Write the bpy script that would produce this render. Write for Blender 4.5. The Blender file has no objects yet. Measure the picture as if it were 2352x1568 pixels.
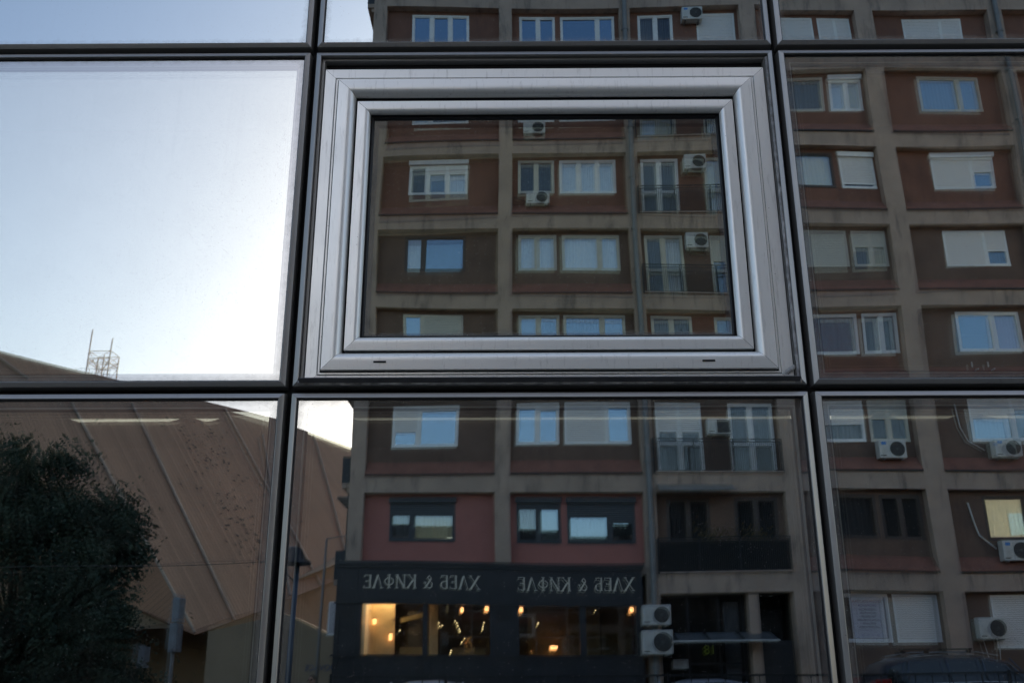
import bpy, bmesh, math, random
from mathutils import Vector, Matrix, noise
random.seed(7)
C = bpy.context.scene
R_ = math.radians
COL = C.collection

# ------------------------------------------------------------------ camera
cam_d = bpy.data.cameras.new("camera"); cam = bpy.data.objects.new("camera", cam_d); COL.objects.link(cam)
cam_d.sensor_width = 36.0; cam_d.lens = 2155/2352*36; cam_d.clip_start = 0.05; cam_d.dof.use_dof = True; cam_d.dof.focus_distance = 3.25; cam_d.dof.aperture_fstop = 9; cam_d.clip_end = 2000
_rot = ((0.99998113, 0.00557995, -0.0025682), (-0.0044902, 0.94932714, 0.31425757), (0.0041916, -0.31424011, 0.94933428))
_m = Matrix.Identity(4)
for i in range(3):
    _m[i][0] = _rot[0][i]; _m[i][1] = _rot[2][i]; _m[i][2] = -_rot[1][i]
cam.matrix_world = Matrix.Translation((0, -3, 1.6)) @ _m
C.camera = cam

# ------------------------------------------------------------------ world, sun, exposure
SUN_EL, SUN_AZ = R_(21), R_(167)            # azimuth clockwise from +Y: behind the apartment block
w = bpy.data.worlds.new("World"); C.world = w; w.use_nodes = True
nt = w.node_tree; bg = nt.nodes['Background']
sky = nt.nodes.new('ShaderNodeTexSky'); sky.sky_type = 'NISHITA'; sky.sun_disc = False
sky.sun_elevation = SUN_EL; sky.sun_rotation = SUN_AZ
sky.air_density = 1.0; sky.dust_density = 2.2; sky.ozone_density = 1.2
nt.links.new(sky.outputs[0], bg.inputs[0]); bg.inputs[1].default_value = 0.15
sl = bpy.data.lights.new("sun", 'SUN'); sl.energy = 3.0; sl.angle = R_(0.5); sl.color = (1, .9, .76)
so = bpy.data.objects.new("sun", sl); COL.objects.link(so)
_sd = Vector((math.sin(SUN_AZ)*math.cos(SUN_EL), math.cos(SUN_AZ)*math.cos(SUN_EL), math.sin(SUN_EL)))
so.rotation_euler = _sd.to_track_quat('Z', 'Y').to_euler(); so.location = _sd*60
C.view_settings.view_transform = 'Standard'; C.view_settings.look = 'None'
C.view_settings.exposure = 0.9; C.view_settings.gamma = 1
C.cycles.max_bounces = 14; C.cycles.transparent_max_bounces = 24; C.cycles.glossy_bounces = 8
C.cycles.diffuse_bounces = 3; C.cycles.transmission_bounces = 8
C.cycles.caustics_reflective = False; C.cycles.caustics_refractive = False
C.cycles.sample_clamp_indirect = 4.0

# ------------------------------------------------------------------ materials
MATS = {}
def nodes(name):
    m = bpy.data.materials.new(name); m.use_nodes = True
    n = m.node_tree.nodes; l = m.node_tree.links
    return m, n, l, n['Principled BSDF'], n['Material Output']
def N(n, t, **k):
    x = n.new(t)
    for a, b in k.items():
        if a in x.inputs: x.inputs[a].default_value = b
        else: setattr(x, a, b)
    return x
def surf(name, col, rough=.8, metal=0., spec=.5, vary=.15, scale=3., grime=0., gcol=(.03, .028, .025), streak=False, bump=0., bscale=60., coat=0.):
    """painted / mineral surface: large noise variation, fine grain, optional vertical streaks of dirt"""
    if name in MATS: return MATS[name]
    m, n, l, b, out = nodes(name)
    tc = N(n, 'ShaderNodeTexCoord')
    n1 = N(n, 'ShaderNodeTexNoise', Scale=scale, Detail=6.); l.new(tc.outputs['Object'], n1.inputs['Vector'])
    mp = N(n, 'ShaderNodeMapRange'); mp.inputs[1].default_value = .3; mp.inputs[2].default_value = .7
    mp.inputs[3].default_value = 1-vary; mp.inputs[4].default_value = 1+vary
    l.new(n1.outputs[0], mp.inputs[0])
    mul = N(n, 'ShaderNodeMix', data_type='RGBA', blend_type='MULTIPLY'); mul.inputs[0].default_value = 1
    mul.inputs[6].default_value = (*col, 1); l.new(mp.outputs[0], mul.inputs[7])
    last = mul.outputs[2]
    if grime > 0:
        mapn = N(n, 'ShaderNodeMapping'); mapn.inputs['Scale'].default_value = (2.6, 2.6, .55) if streak else (1.2, 1.2, 1.2)
        l.new(tc.outputs['Object'], mapn.inputs[0])
        n2 = N(n, 'ShaderNodeTexNoise', Scale=1.3, Detail=8., Roughness=.65); l.new(mapn.outputs[0], n2.inputs['Vector'])
        r2 = N(n, 'ShaderNodeMapRange'); r2.inputs[1].default_value = .52; r2.inputs[2].default_value = .74
        r2.inputs[4].default_value = grime; l.new(n2.outputs[0], r2.inputs[0])
        mx = N(n, 'ShaderNodeMix', data_type='RGBA'); l.new(r2.outputs[0], mx.inputs[0]); l.new(last, mx.inputs[6])
        mx.inputs[7].default_value = (*gcol, 1); last = mx.outputs[2]
    l.new(last, b.inputs['Base Color'])
    b.inputs['Roughness'].default_value = rough; b.inputs['Metallic'].default_value = metal
    b.inputs['Specular IOR Level'].default_value = spec; b.inputs['Coat Weight'].default_value = coat
    if bump > 0:
        n3 = N(n, 'ShaderNodeTexNoise', Scale=bscale, Detail=4.); l.new(tc.outputs['Object'], n3.inputs['Vector'])
        bp = N(n, 'ShaderNodeBump', Strength=bump, Distance=.01); l.new(n3.outputs[0], bp.inputs['Height']); l.new(bp.outputs[0], b.inputs['Normal'])
    MATS[name] = m; return m

def alu(name, col, rough=.42, metal=.75, dirt=.35, brush=(1, 1, 60)):
    if name in MATS: return MATS[name]
    m, n, l, b, out = nodes(name)
    tc = N(n, 'ShaderNodeTexCoord')
    n1 = N(n, 'ShaderNodeTexNoise', Scale=4., Detail=5.); l.new(tc.outputs['Object'], n1.inputs['Vector'])
    mapn = N(n, 'ShaderNodeMapping'); mapn.inputs['Scale'].default_value = (9, 9, 1.2); l.new(tc.outputs['Object'], mapn.inputs[0])
    n2 = N(n, 'ShaderNodeTexNoise', Scale=9., Detail=6., Roughness=.7); l.new(mapn.outputs[0], n2.inputs['Vector'])
    r2 = N(n, 'ShaderNodeMapRange'); r2.inputs[1].default_value = .55; r2.inputs[2].default_value = .8; r2.inputs[4].default_value = dirt
    l.new(n2.outputs[0], r2.inputs[0])
    sp = N(n, 'ShaderNodeTexVoronoi', Scale=38.); l.new(tc.outputs['Object'], sp.inputs['Vector'])
    r3 = N(n, 'ShaderNodeMapRange'); r3.inputs[1].default_value = .07; r3.inputs[2].default_value = .04; r3.inputs[4].default_value = .75
    l.new(sp.outputs['Distance'], r3.inputs[0])
    sc = N(n, 'ShaderNodeSeparateColor'); l.new(sp.outputs['Color'], sc.inputs[0])
    gt = N(n, 'ShaderNodeMath', operation='GREATER_THAN'); gt.inputs[1].default_value = .86; l.new(sc.outputs[0], gt.inputs[0])
    mm = N(n, 'ShaderNodeMath', operation='MULTIPLY'); l.new(r3.outputs[0], mm.inputs[0]); l.new(gt.outputs[0], mm.inputs[1])
    mx = N(n, 'ShaderNodeMix', data_type='RGBA'); l.new(r2.outputs[0], mx.inputs[0]); mx.inputs[6].default_value = (*col, 1)
    mx.inputs[7].default_value = (col[0]*.45, col[1]*.43, col[2]*.4, 1)
    mx2 = N(n, 'ShaderNodeMix', data_type='RGBA'); l.new(mm.outputs[0], mx2.inputs[0]); l.new(mx.outputs[2], mx2.inputs[6]); mx2.inputs[7].default_value = (.05, .045, .04, 1)
    l.new(mx2.outputs[2], b.inputs['Base Color'])
    r1 = N(n, 'ShaderNodeMapRange'); r1.inputs[3].default_value = rough-.07; r1.inputs[4].default_value = rough+.1; l.new(n1.outputs[0], r1.inputs[0])
    l.new(r1.outputs[0], b.inputs['Roughness']); b.inputs['Metallic'].default_value = metal
    MATS[name] = m; return m

def plain(name, col, rough=.6, metal=0., emit=None, strength=0., spec=.5, alpha=1.):
    if name in MATS: return MATS[name]
    m, n, l, b, out = nodes(name)
    tc = N(n, 'ShaderNodeTexCoord'); n1 = N(n, 'ShaderNodeTexNoise', Scale=9., Detail=4.); l.new(tc.outputs['Object'], n1.inputs['Vector'])
    mp = N(n, 'ShaderNodeMapRange'); mp.inputs[3].default_value = .82; mp.inputs[4].default_value = 1.18; l.new(n1.outputs[0], mp.inputs[0])
    mul = N(n, 'ShaderNodeMix', data_type='RGBA', blend_type='MULTIPLY'); mul.inputs[0].default_value = 1
    mul.inputs[6].default_value = (*col, 1); l.new(mp.outputs[0], mul.inputs[7]); l.new(mul.outputs[2], b.inputs['Base Color'])
    b.inputs['Roughness'].default_value = rough; b.inputs['Metallic'].default_value = metal; b.inputs['Specular IOR Level'].default_value = spec
    if emit: b.inputs['Emission Color'].default_value = (*emit, 1); b.inputs['Emission Strength'].default_value = strength
    MATS[name] = m; return m

def glass(name, refl=.4, tint=(.95, 1, 1), through=(.6, .65, .62), grime=0., specks=0., edge=False, rough=0.):
    """float glass seen from outside: mirror-like reflection mixed with see-through, dusty towards its edges"""
    if name in MATS: return MATS[name]
    m, n, l, b, out = nodes(name); n.remove(b)
    g = N(n, 'ShaderNodeBsdfGlossy', Roughness=rough); g.inputs['Color'].default_value = (*tint, 1)
    t = N(n, 'ShaderNodeBsdfTransparent'); t.inputs['Color'].default_value = (*through, 1)
    mx = N(n, 'ShaderNodeMixShader'); mx.inputs[0].default_value = refl
    ge = N(n, 'ShaderNodeNewGeometry'); dt = N(n, 'ShaderNodeVectorMath', operation='DOT_PRODUCT')
    l.new(ge.outputs['Incoming'], dt.inputs[0]); l.new(ge.outputs['Normal'], dt.inputs[1])
    ab = N(n, 'ShaderNodeMath', operation='ABSOLUTE'); l.new(dt.outputs['Value'], ab.inputs[0])
    om = N(n, 'ShaderNodeMath', operation='SUBTRACT'); om.inputs[0].default_value = 1.; l.new(ab.outputs[0], om.inputs[1])
    pw = N(n, 'ShaderNodeMath', operation='POWER'); pw.inputs[1].default_value = 5.; l.new(om.outputs[0], pw.inputs[0])
    mr = N(n, 'ShaderNodeMapRange'); mr.inputs[3].default_value = refl; mr.inputs[4].default_value = 1.
    l.new(pw.outputs[0], mr.inputs[0]); l.new(mr.outputs[0], mx.inputs[0])
    l.new(t.outputs[0], mx.inputs[1]); l.new(g.outputs[0], mx.inputs[2]); last = mx.outputs[0]
    if grime > 0 or specks > 0:
        tc = N(n, 'ShaderNodeTexCoord')
        d = N(n, 'ShaderNodeBsdfDiffuse'); d.inputs['Color'].default_value = (.42, .40, .36, 1)
        n2 = N(n, 'ShaderNodeTexNoise', Scale=5., Detail=9., Roughness=.72); l.new(tc.outputs['Object'], n2.inputs['Vector'])
        r2 = N(n, 'ShaderNodeMapRange'); r2.inputs[1].default_value = .45; r2.inputs[2].default_value = .85; r2.inputs[4].default_value = grime
        l.new(n2.outputs[0], r2.inputs[0])
        # rain streaks
        mp = N(n, 'ShaderNodeMapping'); mp.inputs['Scale'].default_value = (26, 1, .7); l.new(tc.outputs['Object'], mp.inputs[0])
        n4 = N(n, 'ShaderNodeTexNoise', Scale=1.5, Detail=5.); l.new(mp.outputs[0], n4.inputs['Vector'])
        r4 = N(n, 'ShaderNodeMapRange'); r4.inputs[1].default_value = .58; r4.inputs[2].default_value = .8; r4.inputs[4].default_value = grime*.8
        l.new(n4.outputs[0], r4.inputs[0])
        # specks of dried dirt, denser where the noise is high
        v = N(n, 'ShaderNodeTexVoronoi', Scale=150.); l.new(tc.outputs['Object'], v.inputs['Vector'])
        r3 = N(n, 'ShaderNodeMapRange'); r3.inputs[1].default_value = .24; r3.inputs[2].default_value = .12; r3.inputs[4].default_value = specks
        l.new(v.outputs['Distance'], r3.inputs[0])
        sc = N(n, 'ShaderNodeSeparateColor'); l.new(v.outputs['Color'], sc.inputs[0])
        gt = N(n, 'ShaderNodeMath', operation='GREATER_THAN'); l.new(sc.outputs[0], gt.inputs[0])
        r5 = N(n, 'ShaderNodeMapRange'); r5.inputs[1].default_value = .35; r5.inputs[2].default_value = .7; r5.inputs[3].default_value = .985; r5.inputs[4].default_value = .72
        n6 = N(n, 'ShaderNodeTexNoise', Scale=1.4, Detail=2.); l.new(tc.outputs['Object'], n6.inputs['Vector']); l.new(n6.outputs[0], r5.inputs[0]); l.new(r5.outputs[0], gt.inputs[1])
        ms = N(n, 'ShaderNodeMath', operation='MULTIPLY'); l.new(r3.outputs[0], ms.inputs[0]); l.new(gt.outputs[0], ms.inputs[1])
        a1 = N(n, 'ShaderNodeMath', operation='ADD'); l.new(r2.outputs[0], a1.inputs[0]); l.new(r4.outputs[0], a1.inputs[1])
        a2 = N(n, 'ShaderNodeMath', operation='ADD', use_clamp=True); l.new(a1.outputs[0], a2.inputs[0]); l.new(ms.outputs[0], a2.inputs[1])
        fac = a2.outputs[0]
        if edge:
            uv = N(n, 'ShaderNodeUVMap', uv_map='edge')
            sx = N(n, 'ShaderNodeSeparateXYZ'); l.new(uv.outputs[0], sx.inputs[0])
            # edge.x = distance in metres to nearest side, edge.y = distance to the bottom
            n7 = N(n, 'ShaderNodeTexNoise', Scale=24., Detail=6., Roughness=.7); l.new(tc.outputs['Object'], n7.inputs['Vector'])
            s7 = N(n, 'ShaderNodeMath', operation='MULTIPLY'); s7.inputs[1].default_value = .05; l.new(n7.outputs[0], s7.inputs[0])
            ad = N(n, 'ShaderNodeMath', operation='SUBTRACT'); l.new(s7.outputs[0], ad.inputs[0]); l.new(sx.outputs[0], ad.inputs[1])
            r8 = N(n, 'ShaderNodeMapRange'); r8.inputs[1].default_value = .0; r8.inputs[2].default_value = .03; r8.inputs[4].default_value = .38
            l.new(ad.outputs[0], r8.inputs[0])
            a3 = N(n, 'ShaderNodeMath', operation='ADD', use_clamp=True); l.new(fac, a3.inputs[0]); l.new(r8.outputs[0], a3.inputs[1]); fac = a3.outputs[0]
        m2 = N(n, 'ShaderNodeMixShader'); l.new(fac, m2.inputs[0]); l.new(last, m2.inputs[1]); l.new(d.outputs[0], m2.inputs[2]); last = m2.outputs[0]
    l.new(last, out.inputs['Surface'])
    MATS[name] = m; return m

M_alu = alu('silver_aluminium', (.86, .85, .81), .34, .45, .55)
M_alu2 = alu('panel_frame_aluminium', (.34, .325, .305), .34, .6, .4)
M_alud = alu('dull_aluminium', (.26, .25, .235), .5, .5, .55)
M_gap = plain('joint_black', (.006, .006, .007), .9)
M_rub = plain('black_rubber', (.012, .012, .014), .55)
M_spacer = plain('glazing_spacer', (.30, .29, .26), .5, .3)
M_flash = surf('drip_flashing_paint', (.09, .09, .095), .55, .3, vary=.25, scale=14, grime=.5, gcol=(.04, .035, .03))
M_seal = surf('sealant', (.34, .33, .32), .5, 0, vary=.5, scale=30, grime=.75, gcol=(.03, .03, .03), bump=.8, bscale=50)
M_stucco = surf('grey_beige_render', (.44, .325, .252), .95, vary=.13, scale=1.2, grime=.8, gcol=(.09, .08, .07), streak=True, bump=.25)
M_red = surf('brown_red_render', (.21, .10, .068), .95, vary=.16, scale=.9, grime=.5, gcol=(.10, .055, .045), streak=True, bump=.25)
M_brown = surf('grey_brown_render', (.165, .105, .078), .95, vary=.18, scale=.9, grime=.45, gcol=(.08, .05, .04), streak=True, bump=.25)
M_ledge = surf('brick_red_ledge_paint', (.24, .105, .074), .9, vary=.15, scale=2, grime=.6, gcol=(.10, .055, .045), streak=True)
M_pink = surf('rose_red_render', (.42, .17, .14), .95, vary=.05, scale=1.5, grime=.15, gcol=(.2, .1, .09), streak=True, bump=.2)
M_dark = plain('unlit_interior', (.035, .033, .03), .9)
M_white = surf('white_window_frame', (.84, .82, .79), .5, vary=.06, scale=5, grime=.15, gcol=(.35, .32, .28))
M_beige = surf('cream_window_frame', (.58, .54, .45), .5, vary=.08, scale=5, grime=.3, gcol=(.3, .27, .2))
M_black = surf('anthracite_window_frame', (.045, .05, .055), .5, vary=.1, scale=5)
M_brownf = surf('dark_brown_window_frame', (.07, .05, .04), .5, vary=.1, scale=5)
M_shop = surf('charcoal_shop_paint', (.024, .024, .028), .45, vary=.18, scale=2, grime=.25, gcol=(.06, .055, .05))
M_letter = plain('pale_sign_letters', (.85, .76, .60), .5)
M_pipe = surf('grey_rainwater_pipe', (.22, .215, .21), .55, vary=.1, scale=3, grime=.3)
M_rail = plain('black_railing_paint', (.015, .015, .016), .5)
M_ac = surf('white_air_conditioner', (.62, .60, .55), .5, vary=.08, scale=4, grime=.4, gcol=(.3, .26, .2), streak=True)
M_acd = plain('dark_fan_grille', (.05, .048, .045), .7)
M_cur = {'w': plain('white_curtain', (.86, .86, .86), .9), 'g': plain('grey_curtain', (.20, .20, .20), .9), 'd': plain('dark_blind', (.06, .06, .065), .9),
         'r': plain('dark_red_curtain', (.14, .03, .035), .9), 'y': plain('cream_curtain_and_reflection', (.85, .72, .45), .9), 'l': plain('lilac_blind', (.50, .42, .56), .9)}  # the cream one also stands in for bright reflections in some panes
M_pane = glass('apartment_glass', .24, (.72, .87, 1), (.96, .97, .96))
M_paned = glass('dull_dark_glass', .09, (.9, .96, 1), (.8, .8, .8))
M_paneb = glass('coated_apartment_glass', .38, (.62, .82, 1), (.5, .52, .5))
def shutter_mat(name, col):
    m, n, l, b, out = nodes(name)
    tc = N(n, 'ShaderNodeTexCoord'); wv = N(n, 'ShaderNodeTexWave', Scale=5.2, wave_type='BANDS', bands_direction='Z', wave_profile='SIN'); l.new(tc.outputs['Object'], wv.inputs[0])
    mx = N(n, 'ShaderNodeMix', data_type='RGBA'); r = N(n, 'ShaderNodeMapRange'); r.inputs[1].default_value = 0; r.inputs[2].default_value = .25
    l.new(wv.outputs[0], r.inputs[0]); l.new(r.outputs[0], mx.inputs[0]); mx.inputs[6].default_value = (col[0]*.55, col[1]*.55, col[2]*.55, 1); mx.inputs[7].default_value = (*col, 1)
    l.new(mx.outputs[2], b.inputs['Base Color']); b.inputs['Roughness'].default_value = .5
    bp = N(n, 'ShaderNodeBump', Strength=.5, Distance=.01); l.new(wv.outputs[0], bp.inputs['Height']); l.new(bp.outputs[0], b.inputs['Normal'])
    return m
M_shut = {'W': shutter_mat('pale_roller_shutter', (.82, .77, .72)), 'B': shutter_mat('cream_roller_shutter', (.55, .52, .45)), 'K': shutter_mat('anthracite_roller_shutter', (.06, .065, .07)), 'N': shutter_mat('brown_roller_shutter', (.10, .085, .075))}
M_frame = {'W': M_white, 'B': M_beige, 'K': M_black, 'N': M_brownf}

# ------------------------------------------------------------------ mesh helpers
class MB:
    def __init__(s): s.v = []; s.f = []; s.m = []; s.mats = []
    def mi(s, m):
        if m not in s.mats: s.mats.append(m)
        return s.mats.index(m)
    def add(s, vs, fs, m=None):
        o = len(s.v); s.v += [tuple(v) for v in vs]; k = s.mi(m) if m else 0
        for f in fs: s.f.append(tuple(i+o for i in f)); s.m.append(k)
    def box(s, x0, x1, y0, y1, z0, z1, m=None):
        x0, x1 = sorted((x0, x1)); y0, y1 = sorted((y0, y1)); z0, z1 = sorted((z0, z1))
        s.add([(x0, y0, z0), (x1, y0, z0), (x1, y1, z0), (x0, y1, z0), (x0, y0, z1), (x1, y0, z1), (x1, y1, z1), (x0, y1, z1)],
              [(0, 3, 2, 1), (4, 5, 6, 7), (0, 1, 5, 4), (1, 2, 6, 5), (2, 3, 7, 6), (3, 0, 4, 7)], m)
    def prism(s, poly, d, m=None):      # poly: 3D points, d: extrusion vector
        k = len(poly); d = Vector(d)
        a = [Vector(p) for p in poly]; b = [p+d for p in a]
        s.add(a+b, [tuple(range(k))[::-1], tuple(range(k, 2*k))]+[(i, (i+1) % k, (i+1) % k+k, i+k) for i in range(k)], m)
    def tube(s, pts, r, seg=8, m=None, caps=True):
        pts = [Vector(p) for p in pts]; rs = r if isinstance(r, (list, tuple)) else [r]*len(pts)
        rings = []
        up = None
        for i, p in enumerate(pts):
            t = (pts[min(i+1, len(pts)-1)]-pts[max(i-1, 0)]).normalized()
            if up is None: up = Vector((0, 0, 1)) if abs(t.z) < .9 else Vector((1, 0, 0))
            a = t.cross(up).normalized(); up = a.cross(t).normalized()
            rings.append([p+(a*math.cos(2*math.pi*j/seg)+up*math.sin(2*math.pi*j/seg))*rs[i] for j in range(seg)])
        vs = [v for r_ in rings for v in r_]; fs = []
        for i in range(len(rings)-1):
            for j in range(seg): fs.append((i*seg+j, i*seg+(j+1) % seg, (i+1)*seg+(j+1) % seg, (i+1)*seg+j))
        if caps: fs += [tuple(range(seg))[::-1], tuple(range(len(vs)-seg, len(vs)))]
        s.add(vs, fs, m)
    def lathe(s, prof, c=(0, 0, 0), axis='Z', seg=24, m=None):
        vs = []; c = Vector(c)
        for r, h in prof:
            for j in range(seg):
                a = 2*math.pi*j/seg; u, v = r*math.cos(a), r*math.sin(a)
                vs.append(c+(Vector((u, v, h)) if axis == 'Z' else Vector((u, h, v)) if axis == 'Y' else Vector((h, u, v))))
        fs = [(i*seg+j, i*seg+(j+1) % seg, (i+1)*seg+(j+1) % seg, (i+1)*seg+j) for i in range(len(prof)-1) for j in range(seg)]
        s.add(vs, fs, m)
    def build(s, name, m=None, parent=None, smooth=False, bevel=0., auto=None):
        me = bpy.data.meshes.new(name); me.from_pydata(s.v, [], s.f)
        mats = ([m] if m else []) if not s.mats else s.mats
        for x in mats: me.materials.append(x)
        if s.mats:
            for p, k in zip(me.polygons, s.m): p.material_index = k
        me.update()
        bm = bmesh.new(); bm.from_mesh(me)
        bmesh.ops.recalc_face_normals(bm, faces=bm.faces)
        if auto:
            for e in bm.edges:
                e.smooth = not (len(e.link_faces) == 2 and e.calc_face_angle(0) > R_(auto))
            for f in bm.faces: f.smooth = True
        bm.to_mesh(me); bm.free()
        if smooth:
            for p in me.polygons: p.use_smooth = True
        o = bpy.data.objects.new(name, me); COL.objects.link(o)
        if parent: o.parent = parent
        if bevel > 0:
            b = o.modifiers.new('bevel', 'BEVEL'); b.width = bevel; b.segments = 2; b.limit_method = 'ANGLE'; b.angle_limit = R_(35)
        return o
def tag(o, label=None, cat=None, group=None, kind=None):
    if label: o['label'] = label
    if cat: o['category'] = cat
    if group: o['group'] = group
    if kind: o['kind'] = kind
    return o
def empty(name, loc, label, cat, group=None):
    o = bpy.data.objects.new(name, None); COL.objects.link(o); o.location = loc; o.empty_display_size = .2
    return tag(o, label, cat, group)
def setloc(o, loc):       # parts are modelled in world metres; move mesh origin under the thing's empty
    pass
def keep(root):           # children were modelled in world space: cancel the root's offset
    for ch in [c for c in COL.objects if c.parent == root]:
        ch.matrix_parent_inverse = Matrix.Translation(-root.location)

# ================================================================== GLASS FACADE (plane y = 0)
# one curtain wall of 8 x 6 storey-high panels; panel grid from the joints in the photograph
PX0, PW = -0.754, 1.7258
PZ0, PH = 2.426, 1.3187
def sweep(mb, x0, x1, z0, z1, prof, m=None, gap=0., sides='LRTB', zoff=(0, 0)):
    """mitred frame: prof = [(inset, y)], rectangle in the facade plane"""
    ins = [p[0] for p in prof]
    def ring(i, y): return [(x0+i, y, z0+i), (x1-i, y, z0+i), (x1-i, y, z1-i), (x0+i, y, z1-i)]
    for side, (a, b) in {'B': (0, 1), 'R': (1, 2), 'T': (2, 3), 'L': (3, 0)}.items():
        if side not in sides: continue
        vs = []; n = 24 if gap >= 0 else 1
        for i, y in prof:
            r = ring(i, y); p, q = Vector(r[a]), Vector(r[b]); d = (q-p).normalized()
            vs += [p+d*gap, q-d*gap]
        fs = [(2*k, 2*k+1, 2*k+3, 2*k+2) for k in range(len(prof)-1)]
        mb.add(vs, fs, m)
def lite(name, x0, x1, z0, z1, y, mat, tilt=0., yaw=0., warp=0., seed=0, parent=None, bulge=0., cross=0.):
    """a sheet of glass as a fine grid: slightly out of true, as real panes are"""
    nx, nz = 56, 44; w_, h_ = x1-x0, z1-z0; rnd = random.Random(seed)
    ph = [(rnd.uniform(.7, 1.5), rnd.uniform(.7, 1.7), rnd.uniform(0, 6.28), rnd.uniform(0, 6.28), rnd.uniform(.5, 1)) for _ in range(3)]
    vs = []; ed = []
    for j in range(nz+1):
        for i in range(nx+1):
            u, v = i/nx, j/nz; X = x0+u*w_; Z = z0+v*h_
            d = -(Z-(z0+z1)/2)*math.tan(R_(tilt))*-1 + (X-(x0+x1)/2)*math.tan(R_(yaw))
            for a, b, p, q, k in ph: d += warp*k*math.sin(a*X*4+p)*math.sin(b*Z*4+q)*.16
            # pillowing of a sealed unit: curvature concentrates near the edges
            e = lambda t: math.exp(-t*9)+math.exp(-(1-t)*9)
            d += bulge*(e(u)+e(v)) + cross*math.exp(-2.5*u)*(v-.5)**2
            vs.append((X, y+d, Z)); ed.append((min(X-x0, x1-X, Z-z0, z1-Z), Z-z0))
    fs = [(j*(nx+1)+i, j*(nx+1)+i+1, (j+1)*(nx+1)+i+1, (j+1)*(nx+1)+i) for j in range(nz) for i in range(nx)]
    me = bpy.data.meshes.new(name); me.from_pydata(vs, [], fs); me.materials.append(mat)
    uv = me.uv_layers.new(name='edge')
    for lp in me.loops: uv.data[lp.index].uv = ed[lp.vertex_index]
    for p in me.polygons: p.use_smooth = True
    o = bpy.data.objects.new(name, me); COL.objects.link(o); o.parent = parent
    return o

G_out = glass('facade_glass', .34, (.95, .97, 1), (.88, .92, .90), grime=.035, specks=.5, edge=True)
G_spa = glass('spandrel_glass', .50, (.80, .92, 1), (.3, .32, .33), grime=.03, specks=.4, edge=True)
G_in = glass('inner_glass', .50, (1, .955, .86), (.4, .41, .38))
G_win = glass('opening_window_glass', .36, (.95, .97, .95), (.88, .92, .88), grime=.03, specks=.75, edge=True)
G_inw = glass('opening_window_inner_glass', .52, (1, .95, .80), (.35, .36, .33))

HG = .0095     # half the open joint
FR = [(HG, .075), (HG, .012), (HG+.003, -.006), (HG+.0055, -.0075), (HG+.0185, -.0125), (HG+.0205, -.011), (HG+.0215, -.004), (HG+.0215, .004)]
FR_b = [(i+.0006, y+.0015) for i, y in FR]
GK = [(HG+.0212, -.0045), (HG+.0245, -.004), (HG+.0255, .004)]
SPACER_IN = .066
def panel(ci, rj, tilt=0., yaw=0., itilt=.05, iyaw=.04, kind='vision', label='', warp=.00022, bulge=.0):
    x0 = PX0+ci*PW; x1 = x0+PW; z0 = PZ0+rj*PH; z1 = z0+PH
    root = empty('glass_panel', ((x0+x1)/2, 0, z0), label, 'glass panel', 'glass panels of the mirrored facade')
    mb = MB(); sweep(mb, x0, x1, z0, z1, FR, gap=.0004); mb.build('frame', M_alu2, root, auto=28)
    mb = MB(); sweep(mb, x0, x1, z0, z1, GK); mb.build('gasket', M_rub, root)
    k = HG+.0225
    lite('glass', x0+k, x1-k, z0+k, z1-k, .002, G_out if kind == 'vision' else G_spa, tilt, yaw, warp, ci*7+rj*13+3, root, bulge)
    if kind == 'vision':
        s = SPACER_IN
        lite('inner_glass', x0+s, x1-s, z0+s, z1-s, .026, G_in, tilt+itilt, yaw+iyaw, warp*1.3, ci*5+rj*11+1, root, bulge)
        mb = MB()
        sweep(mb, x0+s-.012, x1-s+.012, z0+s-.012, z1-s+.012, [(0, .012), (.004, .0115), (.004, .026)], m=M_spacer)
        for q in (.010, .019): sweep(mb, x0+s+q, x1-s-q, z0+s+q, z1-s-q, [(0, .034), (.0022, .034)], m=M_spacer)  # two extra pale rims imitating repeated reflections of the spacer
        mb.build('spacer', M_spacer, root)
        mb = MB(); sweep(mb, x0+k-.004, x1-k+.004, z0+k-.004, z1-k+.004, [(0, .016), (s-k-.006, .016)]); mb.build('edge_cover', M_rub, root)
    else:
        mb = MB(); mb.box(x0+k, x1-k, .05, .06, z0+k, z1-k); mb.build('back_panel', M_gap, root)
    keep(root); return root

LABELS = {
 (-1, 1): ('spandrel', .0, 'mirror glass panel at top left full of plain blue sky'),
 (0, 1): ('spandrel', .17, 'mirror glass panel above the silver opening window'),
 (1, 1): ('spandrel', .34, 'mirror glass panel at top right reflecting closed pale shutters'),
 (-1, 0): ('vision', .0, 'large pale panel left of the opening window, reflecting white sky and a mast'),
 (1, 0): ('vision', .0, 'panel right of the opening window reflecting four storeys of red brown flats'),
 (-1, -1): ('vision', .0, 'lower left panel reflecting a dark tree and a brown clad building'),
 (0, -1): ('vision', .0, 'panel below the opening window reflecting a shop front with lit windows'),
 (1, -1): ('vision', -.06, 'lower right panel reflecting a parked dark car and a poster window'),
}
for rj in range(-1, 4):
    for ci in range(-4, 5):
        if (ci, rj) == (0, 0): continue
        if (ci, rj) in LABELS:
            kind, tl, lb = LABELS[(ci, rj)]
            yw = {(1, 0): .02}.get((ci, rj), 0.)
            panel(ci, rj, tl, yw, kind=kind, label=lb, warp=.0006 if (ci, rj) == (0, -1) else .0014)
        elif -2 <= ci <= 2 and rj <= 2:
            panel(ci, rj, random.uniform(-.1, .1), random.uniform(-.08, .08), kind='spandrel' if rj > 0 else 'vision', label='mirror panel %s, %s its row' % ({-2: 'two columns left of the opening window', -1: 'one column left of the opening window', 0: 'in the opening window column', 1: 'one column right of the opening window', 2: 'two columns right of the opening window'}[ci], {-1: 'one below', 0: 'level with', 1: 'one above', 2: 'two above'}[rj]))

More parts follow.
